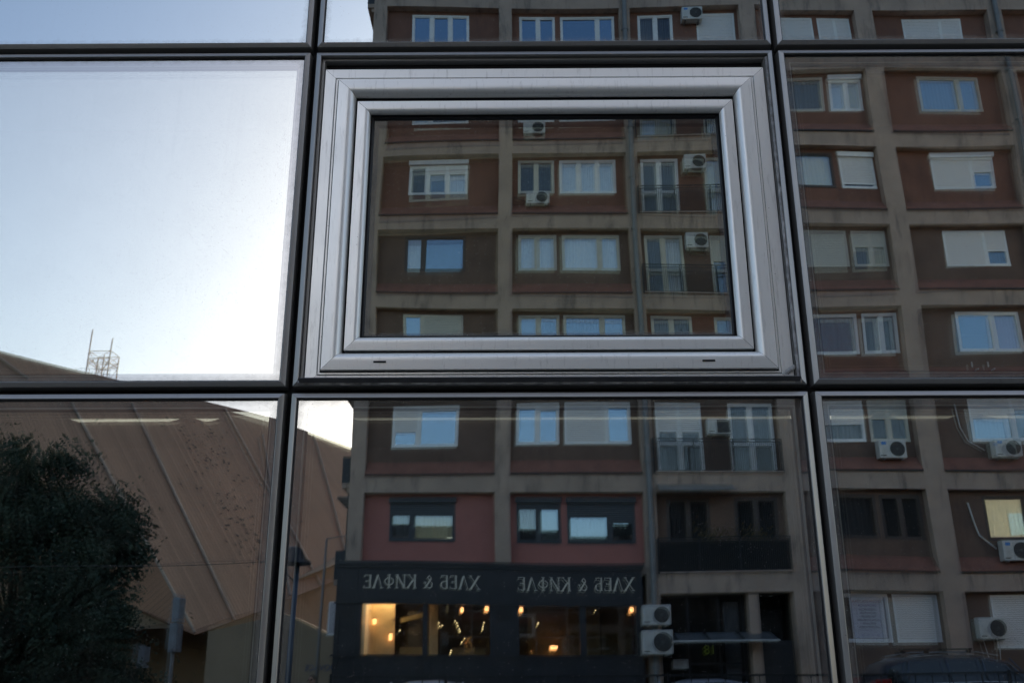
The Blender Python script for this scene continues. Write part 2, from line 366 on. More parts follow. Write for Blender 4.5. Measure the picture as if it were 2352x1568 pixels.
# ---- the opening window in the middle panel
x0, x1, z0, z1 = PX0, PX0+PW, PZ0, PZ0+PH
ow = empty('opening_window', (.1, 0, z0), 'silver aluminium opening window set in the dark panel grid, centre of the photo', 'window')
mb = MB(); sweep(mb, x0, x1, z0, z1, FR[:-1]+[(HG+.0215, .014)], gap=.0004); pf = mb.build('panel_frame', M_alu2, ow, auto=28)
# window box: 48 mm in from the joint at the sides, 78 mm at the top, 18 mm at the bottom
bx0, bx1, bz0, bz1 = x0+.047, x1-.047, z0+.012, z1-.078
# reveal steps between panel frame and window
mb = MB()
for (ax0, ax1, az0, az1) in [(x0+.026, x1-.026, z0+.026, z1-.026)]:
    sweep(mb, ax0, ax1, az0, az1, [(0, .014), (.006, .014), (.007, .004), (.0165, .003), (.0185, .008), (.0195, .03)], m=M_alud)
rv = mb.build('reveal_trim', M_alud, ow, auto=28)
mb = MB(); mb.box(x0+.03, x1-.03, .028, .034, z1-.10, z1-.03, M_gap); mb.box(x0+.03, x1-.03, .028, .034, z0+.02, z0+.07, M_gap)
mb.box(x0+.03, x0+.09, .028, .034, z0+.07, z1-.10, M_gap); mb.box(x1-.09, x1-.03, .028, .034, z0+.07, z1-.10, M_gap)
mb.build('backing_strip', M_gap, ow)
# outer frame: flat 40 mm, small groove, lip
OF = [(0, .03), (0, .006), (.0012, .0045), (.0385, .0025), (.0405, .0045), (.0405, .011), (.0425, .011), (.0425, .0035), (.0435, .0025), (.0485, .0025), (.0495, .0035), (.0495, .02)]
mb = MB(); sweep(mb, bx0, bx1, bz0, bz1, OF, gap=.0005); mb.build('outer_frame', M_alu, ow, auto=25)
mb = MB(); sweep(mb, bx0, bx1, bz0, bz1, [(i+.0003, y+.002) for i, y in OF]); mb.build('outer_frame_core', M_gap, ow)
def arc(i0, y0, i1, y1, n=8):     # quarter round from a flat face (i0,y0) to a reveal (i1,y1)
    return [(i0+(i1-i0)*math.sin(t*math.pi/2/n), y1+(y0-y1)*math.cos(t*math.pi/2/n)) for t in range(n+1)]
# sash: 68 mm, round inner third
SH = [(.0545, .03), (.0545, -.010), (.0555, -.0125), (.085, -.0155)] + arc(.092, -.0158, .1205, .024, 10) + [(.1205, .045)]
btz = bz1-.013
mb = MB(); sweep(mb, bx0, bx1, bz0, bz1, SH, gap=.0006); sash = mb.build('sash', M_alu, ow, auto=25)
mb = MB(); sweep(mb, bx0, bx1, bz0, bz1, [(i+.0004, y+.002) for i, y in SH]); mb.build('sash_core', M_gap, ow)
# glazing bead: 47 mm
BD = [(.1265, .045), (.1265, .0015), (.1275, .0), (.151, -.002)] + arc(.157, -.0022, .176, .020, 10) + [(.176, .045)]
mb = MB(); sweep(mb, bx0, bx1, bz0, btz, BD, gap=.0006); mb.build('glazing_bead', M_alu, ow, auto=25)
mb = MB(); sweep(mb, bx0, bx1, bz0, btz, [(i+.0004, y+.002) for i, y in BD]); mb.build('glazing_bead_core', M_gap, ow)
mb = MB(); sweep(mb, bx0, bx1, bz0, bz1, [(.1175, .03), (.145, .03)]); mb.build('sash_joint', M_gap, ow)
mb = MB(); sweep(mb, bx0, bx1, bz0, btz, [(.1755, .026), (.183, .024), (.1875, .031), (.1875, .037)]); mb.build('gasket', M_rub, ow, auto=30)
lite('glass', bx0+.182, bx1-.182, bz0+.182, btz-.182, .033, G_win, .10, .0, .0013, 41, ow, bulge=.00008, cross=.005)
lite('inner_glass', bx0+.198, bx1-.198, bz0+.198, btz-.198, .055, G_inw, .22, .03, .0016, 42, ow, bulge=.0001, cross=.006)
mb = MB(); sweep(mb, bx0, bx1, bz0, btz, [(.180, .046), (.200, .046), (.200, .06)]); mb.build('spacer', M_gap, ow)
# drainage slots in the bottom sash rail
for sx in (-.455, .640):
    mb = MB(); mb.box(sx-.021, sx+.021, -.0168, -.008, bz0+.0775, bz0+.0835); mb.build('drain_slot', M_gap, ow)
# drip flashing under the window
mb = MB()
fz = z0+.042
mb.prism([(x0+.036, .006, fz), (x0+.036, -.030, fz-.007), (x0+.036, -.0325, fz-.0095), (x0+.036, -.020, fz-.022), (x0+.036, .006, fz-.017)], (PW-.072, 0, 0))
mb.build('drip_flashing', M_flash, ow, bevel=.0008)
# smeared sealant along the right side and the bottom
def seal_strip(a, b, w_, n, seed):
    rnd = random.Random(seed); mb = MB(); a, b = Vector(a), Vector(b); d = (b-a).normalized(); s = Vector((-d.z, 0, d.x)); vs = []; fs = []
    for i in range(n+1):
        p = a+(b-a)*i/n
        o1 = (noise.noise(Vector((i*.35, seed, 0))))*.004; o2 = noise.noise(Vector((i*.5, seed+9, 0)))*.003; hh = .003+noise.noise(Vector((i*.6, seed+3, 2)))*.0028
        for k, (t, y) in enumerate([(-w_/2+o1, .002), (-w_/4+o1, -hh), (w_/5, -hh*.8-.001), (w_/2+o2, .001)]): vs.append(p+s*t+Vector((0, y-.004, 0)))
    for i in range(n):
        for k in range(3): fs.append((i*4+k, i*4+k+1, i*4+k+5, i*4+k+4))
    mb.add(vs, fs); return mb
seal_strip((x1-.034, 0, z0+.02), (x1-.034, 0, z1-.04), .013, 90, 5).build('sealant', M_seal, ow, smooth=True)
seal_strip((x0+.03, -.010, z0+.021), (x1-.03, -.010, z0+.021), .014, 110, 8).build('sealant', M_seal, ow, smooth=True)
seal_strip((x1-.075, -.002, z0+.052), (x1-.045, -.002, z0+.075), .016, 14, 2).build('sealant', M_seal, ow, smooth=True)
keep(ow)

# ---- the building behind the glass: dark joint backing, room, strip lights
gb = empty('office_building', (0, 3, 0), 'dark glass office building that carries the mirrored panels', 'building')
XL, XR, ZB, ZT = PX0-4*PW, PX0+5*PW, PZ0-PH, PZ0+4*PH
mb = MB()
for i in range(-4, 6):
    x = PX0+i*PW; mb.box(x-.028, x+.028, .035, .15, ZB, ZT)
for j in range(-1, 5):
    z = PZ0+j*PH
    for i in range(-4, 5): mb.box(PX0+i*PW+.0285, PX0+(i+1)*PW-.0285, .036, .149, z-.028, z+.028)
mb.build('mullion_grid', M_gap, gb)
mb = MB()
mb.box(XL-.3, XR+.3, 6, 6.2, -.5, 9); mb.box(XL-.3, XL-.1, .0, 6, -.5, 9); mb.box(XR+.1, XR+.3, .0, 6, -.5, 9)
mb.box(XL-.1, XR+.1, .15, 6, 3.5, 3.7); mb.box(XL-.3, XR+.3, -.05, 6.2, ZT+.02, ZT+.6); mb.box(XL-.1, XR+.1, -.03, .3, -.5, ZB-.01)
mb.box(9, 26, .2, 6.2, -.5, 10.5); mb.box(7.02, 9, .3, 6, -.5, 9)  # unseen taller wing, added to shade the lower right floors opposite
mb.build('wall', M_dark, gb)
mb = MB()
for i in list(range(-4, -2))+list(range(3, 5)):
    for j in range(-1, 4):
        a = PX0+i*PW; b = PZ0+j*PH; mb.box(a+.03, a+PW-.03, .0, .03, b+.03, b+PH-.03)
for i in range(-2, 3):
    a = PX0+i*PW; b = PZ0+3*PH; mb.box(a+.03, a+PW-.03, .0, .03, b+.03, b+PH-.03)
mb.build('outer_panel', glass('distant_panel_glass', .5, (.9, .95, 1), (.1, .1, .1)), gb)
keep(gb)
for a, b, L, y in [(-2.55, -1.93, 'long lit ceiling strip seen dimly in the lower left panel', 2.2), (-1.83, -1.70, 'short lit ceiling strip seen dimly in the lower left panel', 2.2),
                (1.72, 2.03, 'first lit ceiling strip from the left in the lower right panel', 2.2), (2.13, 2.50, 'second lit ceiling strip from the left in the lower right panel', 2.2), (2.68, 3.3, 'third lit ceiling strip from the left in the lower right panel', 2.2), (-.95, 1.62, 'hairline ceiling strip across the panel below the opening window', 2.2)]:
    mb = MB(); mb.prism([(a, y, 2.87), (a+.05, y, 2.855), (b-.05, y, 2.855), (b, y, 2.87)], (0, .022 if b-a < 2 else .008, 0), plain('strip_light_diffuser' if a < -1 and b-a < 2 else 'dim_strip_light_diffuser', (.3, .3, .28), .5, emit=(1, .93, .8), strength=1.3 if a < -1 and b-a < 2 else .4))
    mb.box(a, b, y+.0, y+.12, 2.872, 2.90, M_black); o = mb.build('ceiling_light'); tag(o, L, 'ceiling light', 'strip lights inside the office')

# ================================================================== APARTMENT BLOCK (faces the glass from 25 m)
F = -25.0
T0, FH, RH = 3.235, 2.915, 2.36
BAYS = [(-4.57, -.61), (-.15, 3.75), (4.13, 8.0), (8.55, 12.22), (12.85, 16.8), (17.3, 21.2), (21.7, 25.6), (26.1, 30.0)]
XA, XB = -5.02, 30.5
ZR = T0+FH*8+.55
def T(n): return T0+FH*n
ap = empty('apartment_building', (12, F-6, -.35), 'nine storey apartment block with grey concrete grid and red brown walls, reflected across the facade', 'building')
mb = MB()
edges = [XA]+[v for b in BAYS for v in b]+[XB]
PIL = [(edges[i], edges[i+1]) for i in range(0, len(edges), 2)]
for k, (a, b) in enumerate(PIL): mb.box(a, b, F-.5, F, -.5, ZR)
for n in range(0, 9):
    for i, (a, b) in enumerate(BAYS):
        if n == 0 and i < 2: mb.box(a, b, F-.5, F-.006, 4.10, T(1)-RH); continue
        mb.box(a, b, F-.5, F-.006, T(n), T(n+1)-RH if n < 8 else ZR)
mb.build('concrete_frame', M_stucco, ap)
mb = MB(); mb.box(XA-.15, XB+.15, F-12, F+.25, ZR+.002, ZR+.35); mb.box(XA-.05, XB, F-12, F-.1, ZR+.35, ZR+1.1)
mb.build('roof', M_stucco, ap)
mb = MB(); mb.box(XA+.01, XB-.01, F-12, F-3.2, -.5, ZR); mb.box(XA+.01, XA+.2, F-3.2, F-.5, -.5, ZR); mb.box(XB-.2, XB-.01, F-3.2, F-.5, -.5, ZR)
mb.build('side_wall', M_red, ap)
mb = MB()
for n in range(0, 9): mb.box(XA+.2, XB-.2, F-3.19, F-.5, T(n)+.05, T(n)+.3)
for k, (a, b) in enumerate(PIL[1:-1]): mb.box((a+b)/2-.06, (a+b)/2+.06, F-3.19, F-.501, 4.2 if k < 1 else -.5, ZR-.1)
mb.build('interior_wall', plain('room_wall', (.05, .047, .042), .9), ap)

wcount = 0
def window(parent, x0, x1, z0, z1, splits, panes, fr='W', ydepth=None, door=False, box=False):
    """panes: list of (shutter fraction, curtain key or '', coated)"""
    global wcount; wcount += 1
    yb = F-.40; yf = F-.292; fw = .065; m = M_frame[fr]
    mb = MB()
    mb.box(x0, x1, yb, yf, z1-fw, z1); mb.box(x0, x1, yb, yf+.015, z0, z0+fw)
    mb.box(x0, x0+fw, yb, yf, z0+fw, z1-fw); mb.box(x1-fw, x1, yb, yf, z0+fw, z1-fw)
    xs = [x0+fw*.4]+splits+[x1-fw*.4]
    for s in splits: mb.box(s-.05, s+.05, yb, yf-.002, z0+fw, z1-fw)
    if door: mb.box(x0+fw, x1-fw, yb, yf-.006, z0+.86, z0+.96)
    if box: mb.box(x0-.03, x1+.03, yf-.05, yf+.09, z1+.002, z1+.17, M_shut[fr] if fr != 'W' else M_white)
    for i, p in enumerate(panes):      # inner sash frames
        a, b = xs[i]+(.05 if i else .03), xs[i+1]-(.05 if i < len(panes)-1 else .03)
        s = .038
        mb.box(a, a+s, yb+.01, yf-.02, z0+fw, z1-fw); mb.box(b-s, b, yb+.01, yf-.02, z0+fw, z1-fw)
        mb.box(a+s, b-s, yb+.01, yf-.02, z1-fw-s, z1-fw); mb.box(a+s, b-s, yb+.01, yf-.02, z0+fw, z0+fw+s)
    o = mb.build('window', m, parent)
    for i, p in enumerate(panes):
        a, b = xs[i]+.03, xs[i+1]-.03
        sh, cu = p[0], p[1]; co = len(p) > 2 and p[2]
        if sh < 1:
            g = MB(); t = random.uniform(-.006, .010); u = random.uniform(-.005, .005)
            if len(p) > 3: t = p[3]
            g.add([(a, yf-.05+u, z0+.05), (b, yf-.05-u, z0+.05), (b, yf-.05-u-t, z1-.05), (a, yf-.05+u-t, z1-.05)], [(0, 1, 2, 3)])
            g.build('pane', M_paned if co == -1 else M_paneb if co else M_pane, o)
        if cu and sh < 1:
            c = MB(); n = 44; vs = []; ph = random.uniform(0, 6)
            for k in range(n+1):
                X = a+(b-a)*k/n; Y = yb-.06+.032*math.sin(k*1.5+ph+.8*math.sin(k*.4))+.012*math.sin(k*.7)
                vs += [(X, Y, z0+.04), (X, Y, z1-.04)]
            c.add(vs, [(2*k, 2*k+2, 2*k+3, 2*k+1) for k in range(n)]); c.build('curtain', M_cur[cu], o, smooth=True)
        if sh > 0:
            s = MB(); hh = (z1-z0-.06)*sh; s.box(a+.01, b-.01, yf-.034, yf-.008, z1-.03-hh, z1-.03)
            s.build('shutter', M_shut[fr], o)
            if 0 < sh < 1:
                r = MB(); r.box(a+.01, b-.01, yf-.036, yf-.001, z1-.03-hh-.045, z1-.03-hh-.001); r.build('shutter_rail', m, o)
    return o

def infill(bay, n, openings, mat, zb=None, zt=None, ledge=True):
    """recessed wall with real openings: [(x0,x1,z0,z1)]"""
    a, b = BAYS[bay]; zt = zt if zt is not None else T(n); zb = zb if zb is not None else T(n)-RH
    mb = MB(); mb.mi(mat); y0, y1 = F-.5, F-.30; x = a
    for (p, q, r, s) in sorted(openings):
        if p > x: mb.box(x, p, y0+.001, y1, zb, zt)
        if r > zb: mb.box(p, q, y0+.001, y1, zb, r)
        if s < zt: mb.box(p, q, y0+.001, y1, s, zt)
        x = q
    mb.box(x, b, y0+.001, y1, zb, zt)
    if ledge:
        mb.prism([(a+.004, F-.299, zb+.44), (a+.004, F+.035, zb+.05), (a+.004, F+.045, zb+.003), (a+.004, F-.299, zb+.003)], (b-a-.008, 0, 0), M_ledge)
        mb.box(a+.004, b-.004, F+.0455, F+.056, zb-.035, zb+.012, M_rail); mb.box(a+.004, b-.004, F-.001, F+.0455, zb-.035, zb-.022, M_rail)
    return mb.build('wall_panel', mat, ap)

c0 = (0, '')
def row(n, z0=None, z1=None): return T(n)-1.45, T(n)-.14
# spec per (floor, bay): list of (x0, x1, splits, panes, frame, door, box)
W = {}
B1 = (-3.70, -1.70); B2a = (.05, 1.33); B2b = (1.50, 3.46); B3a = (4.30, 5.60); B3b = (6.50, 7.88); B4a = (9.10, 10.80); B4b = (10.96, 12.0); B5 = (14.02, 16.10)
B4b = (10.96, 12.10); B5 = (14.02, 16.15)
W[7, 0] = [(-3.71, -1.70, [-3.02, -2.37], [(0, '', 1), (0, '', 1), (0, '', 1)], 'W', 0, 0)]
W[7, 1] = [(.12, 1.42, [.80], [(0, '', 1, .012), (0, '', 1)], 'W', 0, 0), (1.62, 3.60, [2.98], [(0, '', 1), (0, '', 1)], 'W', 0, 0)]
W[7, 2] = [(4.45, 5.70, [5.08], [(0, 'g', -1), (0, 'd', -1)], 'W', 1, 0), (6.55, 7.88, [], [(1, '')], 'W', 0, 0)]
W[7, 3] = [(9.10, 10.75, [], [(1, '')], 'W', 0, 0), (10.93, 12.10, [11.55], [(.86, ''), (.86, '')], 'W', 0, 0)]
W[7, 4] = [(13.95, 15.97, [15.24], [(1, ''), (1, '')], 'W', 0, 0)]
W[6, 0] = [(-3.70, -1.70, [-3.05], [(0, 'w'), (.3, '')], 'W', 0, 0)]
W[6, 1] = [(.05, 1.33, [.68], [(0, 'w'), (0, 'w')], 'W', 0, 0), (1.5, 3.46, [2.76], [(.5, ''), (0, 'w')], 'W', 0, 0)]
W[6, 2] = [(4.30, 5.55, [4.92], [(0, 'w'), (0, 'y')], 'B', 1, 0), (6.50, 7.85, [7.2], [(0, 'y'), (0, 'w')], 'B', 1, 0)]
W[6, 3] = [(9.20, 10.78, [], [(0, 'g', -1)], 'B', 0, 0), (10.98, 12.10, [11.57], [(0, 'w'), (0, 'y')], 'W', 0, 1)]
W[6, 4] = [(14.05, 16.10, [15.40], [(0, 'w', 1), (0, 'w', 1)], 'B', 0, 0)]
W[5, 0] = [(-3.66, -1.68, [-3.04, -2.37], [(0, 'd', -1), (.27, ''), (.27, 'w')], 'W', 0, 1)]
W[5, 1] = [(.05, 1.30, [.68], [(0, 'd', -1), (0, 'd', -1)], 'B', 0, 0), (1.48, 3.42, [2.15, 2.79], [(0, 'w'), (0, 'w'), (0, 'w')], 'W', 0, 0)]
W[5, 2] = [(4.28, 5.55, [4.9], [(0, 'g', -1), (0, 'g', -1)], 'W', 1, 0), (6.45, 7.72, [7.1], [(0, 'y'), (0, 'y')], 'B', 1, 0)]
W[5, 3] = [(9.20, 10.80, [], [(0, 'y')], 'N', 0, 0), (11.0, 12.14, [], [(.84, '')], 'W', 0, 1)]
W[5, 4] = [(14.05, 16.14, [15.38], [(1, ''), (.42, '', 1)], 'W', 0, 1)]
W[4, 0] = [(-3.68, -1.68, [-3.06], [(0, 'w'), (0, '', 1, .012)], 'N', 0, 0)]
W[4, 1] = [(.05, 1.32, [.67], [(0, 'w'), (0, 'w')], 'B', 0, 0), (1.5, 3.43, [2.76], [(0, 'w'), (0, 'w')], 'B', 0, 0)]
W[4, 2] = [(4.27, 5.55, [4.88], [(0, 'g', -1), (0, 'w', -1)], 'B', 1, 0), (6.45, 7.6, [7.0], [(.4, ''), (.4, '')], 'B', 1, 0)]
W[4, 3] = [(9.10, 10.84, [], [(1, '')], 'B', 0, 0), (11.0, 12.12, [11.6], [(.42, 'g', -1), (.42, 'y', -1)], 'B', 0, 0)]
W[4, 4] = [(14.05, 16.18, [15.42], [(1, ''), (.55, 'd')], 'W', 0, 0)]
W[3, 0] = [(-3.69, -1.74, [-3.05], [(0, 'w', 1), (1, '')], 'B', 0, 0)]
W[3, 1] = [(.05, 1.36, [.69], [(0, 'w', 1), (0, 'g', 1)], 'B', 0, 0), (1.49, 3.47, [2.73], [(0, 'g', 1), (0, 'g', 1)], 'B', 0, 0)]
W[3, 2] = [(4.30, 5.62, [4.95], [(0, 'g', -1), (0, 'g', -1)], 'B', 0, 0), (6.35, 7.6, [7.0], [(0, 'd'), (0, 'd')], 'B', 0, 0)]
W[3, 3] = [(9.05, 10.86, [], [(0, 'r', -1)], 'W', 0, 0), (11.02, 12.14, [11.62], [(0, 'g', -1), (0, 'g', -1)], 'W', 0, 0)]
W[3, 4] = [(14.05, 16.08, [15.22], [(0, '', 1), (0, 'l')], 'W', 0, 0)]
W[2, 0] = [(-3.82, -1.77, [-3.01], [(.60, '', 1), (.08, '', 1)], 'W', 0, 0)]
W[2, 1] = [(.01, 1.33, [.67], [(.10, '', 1), (.14, '', 1)], 'W', 0, 0), (1.49, 3.52, [2.77], [(1, ''), (.10, '', 1)], 'W', 0, 0)]
W[2, 2] = [(4.28, 5.69, [4.99], [(.40, 'g', -1), (.40, 'g', -1)], 'W', 1, 0), (6.53, 7.90, [7.2], [(0, 'g', -1), (0, 'g', -1)], 'W', 1, 0)]
W[2, 3] = [(9.15, 10.75, [], [(.55, 'g', -1)], 'W', 0, 0), (10.90, 12.10, [11.5], [(.42, 'd', -1), (.42, 'd', -1)], 'B', 0, 0)]
W[2, 4] = [(13.95, 16.0, [15.22], [(.42, 'w', 1), (.2, 'd')], 'W', 0, 0)]
W[1, 0] = [(-3.79, -1.79, [-3.1], [(.28, 'g'), (.28, 'y')], 'K', 0, 1)]  # cream curtain stands in for a bright building mirrored in the pane
W[1, 1] = [(.03, 1.34, [.68], [(.1, 'd'), (.1, 'w', 1)], 'K', 0, 1), (1.52, 3.52, [2.77], [(.3, 'w', 1), (.45, 'g', 1)], 'K', 0, 1)]
W[1, 2] = [(4.45, 5.75, [5.1], [(0, 'd', -1), (0, 'd', -1)], 'N', 1, 0), (6.5, 7.8, [7.15], [(0, 'd', -1), (0, 'd', -1)], 'N', 1, 0)]
W[1, 3] = [(9.15, 10.78, [], [(0, 'd', -1)], 'N', 0, 0), (10.90, 12.10, [11.5], [(0, 'd', -1), (0, 'd', -1)], 'N', 0, 0)]
W[1, 4] = [(13.95, 15.98, [15.2], [(0, 'y'), (0, 'y')], 'N', 0, 0)]  # cream curtains imitate the reflection of the sunlit block
W[0, 3] = [(9.12, 10.70, [], [(0, '')], 'W', 0, 0), (10.83, 12.12, [], [(1, '')], 'W', 0, 0)]
W[0, 4] = [(13.72, 15.2, [], [(1, '')], 'W', 0, 0)]
GEN = [[(0, 'w'), (0, '')], [(1, ''), (.5, 'w')], [(0, 'g'), (0, 'g')], [(.3, ''), (.3, 'w')], [(0, '', 1), (0, 'w')]]
for n in range(0, 9):
    for bay in range(8):
        if n == 0 and bay <= 2: continue
        sp = W.get((n, bay))
        if sp is None:
            a, b = BAYS[bay]; sp = [(a+1.1, a+3.15, [a+1.1+1.35], random.choice(GEN), random.choice('WWBN'), 0, 0)]
        ops = []; z0, z1 = row(n)
        if n == 0: z0, z1 = T(0)-1.42, T(0)-.09
        for (a, b, s, p, fr, door, bx) in sp:
            za = T(n)-2.32 if door else z0
            zz = z1-(.16 if bx else 0)
            if n == 0 and bay == 4: za = T(0)-1.6
            ops.append((a+.02, b-.02, za+.02, zz-.02 if not bx else zz+.0))
        zb = T(n)-RH if n else -.5
        if n == 1 and bay < 2: zb = 4.10+.002; ops_m = M_pink
        else: ops_m = M_brown if (n in (2, 4) or (n == 1 and bay >= 2) or (n == 3 and bay in (0, 1, 4)) or n == 0) else M_red
        infill(bay, n, [(o[0], o[1], o[2], o[3]) for o in ops], ops_m, zb=zb, ledge=not (n == 0 or (n == 1 and bay < 2) or (bay == 2)))
        for (a, b, s, p, fr, door, bx), o in zip(sp, ops):
            window(ap, a, b, o[2]-.02, o[3]+.02, s, p, fr, door=bool(door), box=bool(bx))
# balcony railings of the third bay (French balconies)
for n in (1, 2, 4, 5, 6, 7):
    a, b = BAYS[2]; z = T(n)-RH; mb = MB(); yy = F+.03
    if n == 7: continue
    mb.box(a-.03, b+.02, yy-.015, yy+.015, z+1.0, z+1.035); mb.box(a-.03, b+.02, yy-.012, yy+.012, z+.92, z+.945); mb.box(a-.03, b+.02, yy-.012, yy+.012, z+.05, z+.075)
    for x in [a-.02, a+1.2, a+2.4, b]: mb.box(x-.02, x+.02, yy-.02, yy+.02, z+.0, z+1.03)
    k = 64
    for i in range(1, k): x = a+(b-a)*i/k; mb.box(x-.0065, x+.0065, yy-.006, yy+.006, z+.075, z+.92)
    mb.build('balcony_railing', M_rail, ap)
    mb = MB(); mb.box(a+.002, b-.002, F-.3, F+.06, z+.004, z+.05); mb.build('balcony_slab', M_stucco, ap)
# dark corrugated screen and plants behind the first floor railing
mb = MB(); a, b = BAYS[2]; z = T(1)-RH; mb.box(a+.03, b-.03, F-.01, F+.008, z+.08, z+.9); mb.build('balcony_screen', plain('dark_mesh_screen', (.018, .017, .016), .9), ap)
# small awning over first-floor balcony
mb = MB(); mb.prism([(4.15, F-.0, T(1)+.22), (4.15, F+.55, T(1)-.02), (4.15, F+.55, T(1)-.05), (4.15, F-.0, T(1)+.18)], (2.25, 0, 0))
aw = mb.build('awning', surf('grey_awning_sheet', (.22, .20, .18), .7, vary=.2, scale=4, grime=.4)); tag(aw, 'small sloping grey awning over the dark first floor balcony', 'awning')
# side balconies on the left corner
for n in range(1, 9):
    mb = MB(); z = T(n)-RH-.35; w2 = .36 if n % 2 else .30
    mb.box(XA-w2, XA+.01, F-2.6, F-.35, z, z+.16); mb.box(XA-w2*.55, XA+.01, F-2.5, F-.40, z-.14, z-.002)
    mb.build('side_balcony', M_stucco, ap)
    mb = MB(); mb.box(XA-w2-.012, XA-w2+.02, F-2.6, F-.35, z+.162, z+1.0); mb.box(XA-w2+.022, XA-.002, F-.37, F-.35, z+.162, z+1.0); mb.build('side_balcony_screen', plain('dark_balcony_sheet', (.04, .045, .05), .6), ap)
# drainpipes
for x, zt in ((3.93, ZR), (17.05, ZR)):
    mb = MB(); mb.tube([(x, F+.11, -.3), (x, F+.11, zt)], .085, 10)
    for i in range(14):
        z = 1.2+i*1.95
        if z < zt: mb.lathe([(.085, -.05), (.105, -.045), (.105, .045), (.085, .05)], (x, F+.11, z), 'Z', 10); mb.box(x-.12, x+.12, F+.0, F+.11, z-.015, z+.015)
    mb.build('drainpipe', M_pipe, ap, auto=40)
# loose cables on the render
def cable(pts, r=.012, m=None):
    mb = MB(); mb.tube(pts, r, 6); return mb.build('cable', m or M_rail, ap, smooth=True)
cable([(-.1, F+.02, T(5)-1.75), (.3, F-.2, T(5)-1.82), (1.1, F-.24, T(5)-1.95), (1.9, F-.24, T(5)-2.12), (2.9, F-.24, T(5)-2.2), (3.7, F-.1, T(5)-2.1), (4.05, F+.05, T(5)-2.15)])
cable([(13.55, F-.27, T(2)-.3), (13.6, F-.25, T(2)-1.0), (13.75, F-.2, T(2)-1.45), (14.15, F-.1, T(2)-1.75)], .02, M_ac)
cable([(13.5, F-.27, T(1)-.35), (13.58, F-.25, T(1)-.9), (13.65, F-.2, T(1)-1.3), (14.05, F-.1, T(1)-1.7)], .025, M_ac)
cable([(13.3, F-.25, 1.86), (13.4, F-.2, 1.2), (13.55, F-.2, 1.05), (13.7, F-.2, 1.25), (13.75, F-.2, 1.86)], .015, M_ac)
for x in (14.35, 14.85):       # empty brackets on the third floor wall
    mb = MB(); mb.box(x-.02, x+.02, F-.30, F+.06, T(3)-2.12, T(3)-2.08); mb.box(x-.02, x+.02, F-.30, F-.27, T(3)-2.08, T(3)-1.78); mb.build('wall_bracket', M_ac, ap)

keep(ap)
# poster in the ground-floor window (printed lines too small to read in the photograph)
def text_obj(s, size, loc, rot, mat, name='lettering', ext=.004, align='CENTER', parent=None, shear=0):
    cu = bpy.data.curves.new(name, 'FONT'); cu.body = s; cu.size = size; cu.extrude = ext; cu.align_x = align; cu.space_line = 1.05
    o = bpy.data.objects.new(name, cu); COL.objects.link(o)
    dg = bpy.context.evaluated_depsgraph_get(); me = bpy.data.meshes.new_from_object(o.evaluated_get(dg)); bpy.data.objects.remove(o)
    o = bpy.data.objects.new(name, me); COL.objects.link(o); me.materials.append(mat); o.location = loc; o.rotation_euler = rot
    if parent: o.parent = parent
    return o
FACE = (R_(90), 0, R_(180))       # readable for somebody standing at the glass and looking back
po = empty('window_poster', (10.1, F-.3, 2.4), 'white printed poster with dark red and grey lines in the ground floor window', 'poster')
mb = MB(); mb.box(9.62, 10.58, F-.318, F-.309, 1.93, 3.05); mb.build('sheet', plain('poster_paper', (.52, .50, .55), .6), po)
for z, t, s, m in [(2.93, 'STOMATOLOŠKA', .105, (.35, .08, .07)), (2.82, 'ORDINACIJA', .09, (.12, .12, .3)), (2.71, 'ORDINACIJA', .085, (.09, .08, .1)), (2.615, 'PROTETIKA', .085, (.09, .08, .1)), (2.52, 'HIRURGIJA', .085, (.09, .08, .1)), (2.425, 'OSTALE USLUGE', .085, (.09, .08, .1)), (2.33, 'IMPLANTI', .085, (.09, .08, .1)), (2.235, 'LABORATORIJA', .085, (.09, .08, .1)), (2.02, '09 – 16   17 – 20', .075, (.12, .12, .3))]:
    text_obj(t, s, (10.1, F-.307, z-.03), FACE, plain('ink_%d' % (m[0]*100), m, .7), 'printed_line', .001, parent=po)
keep(po)

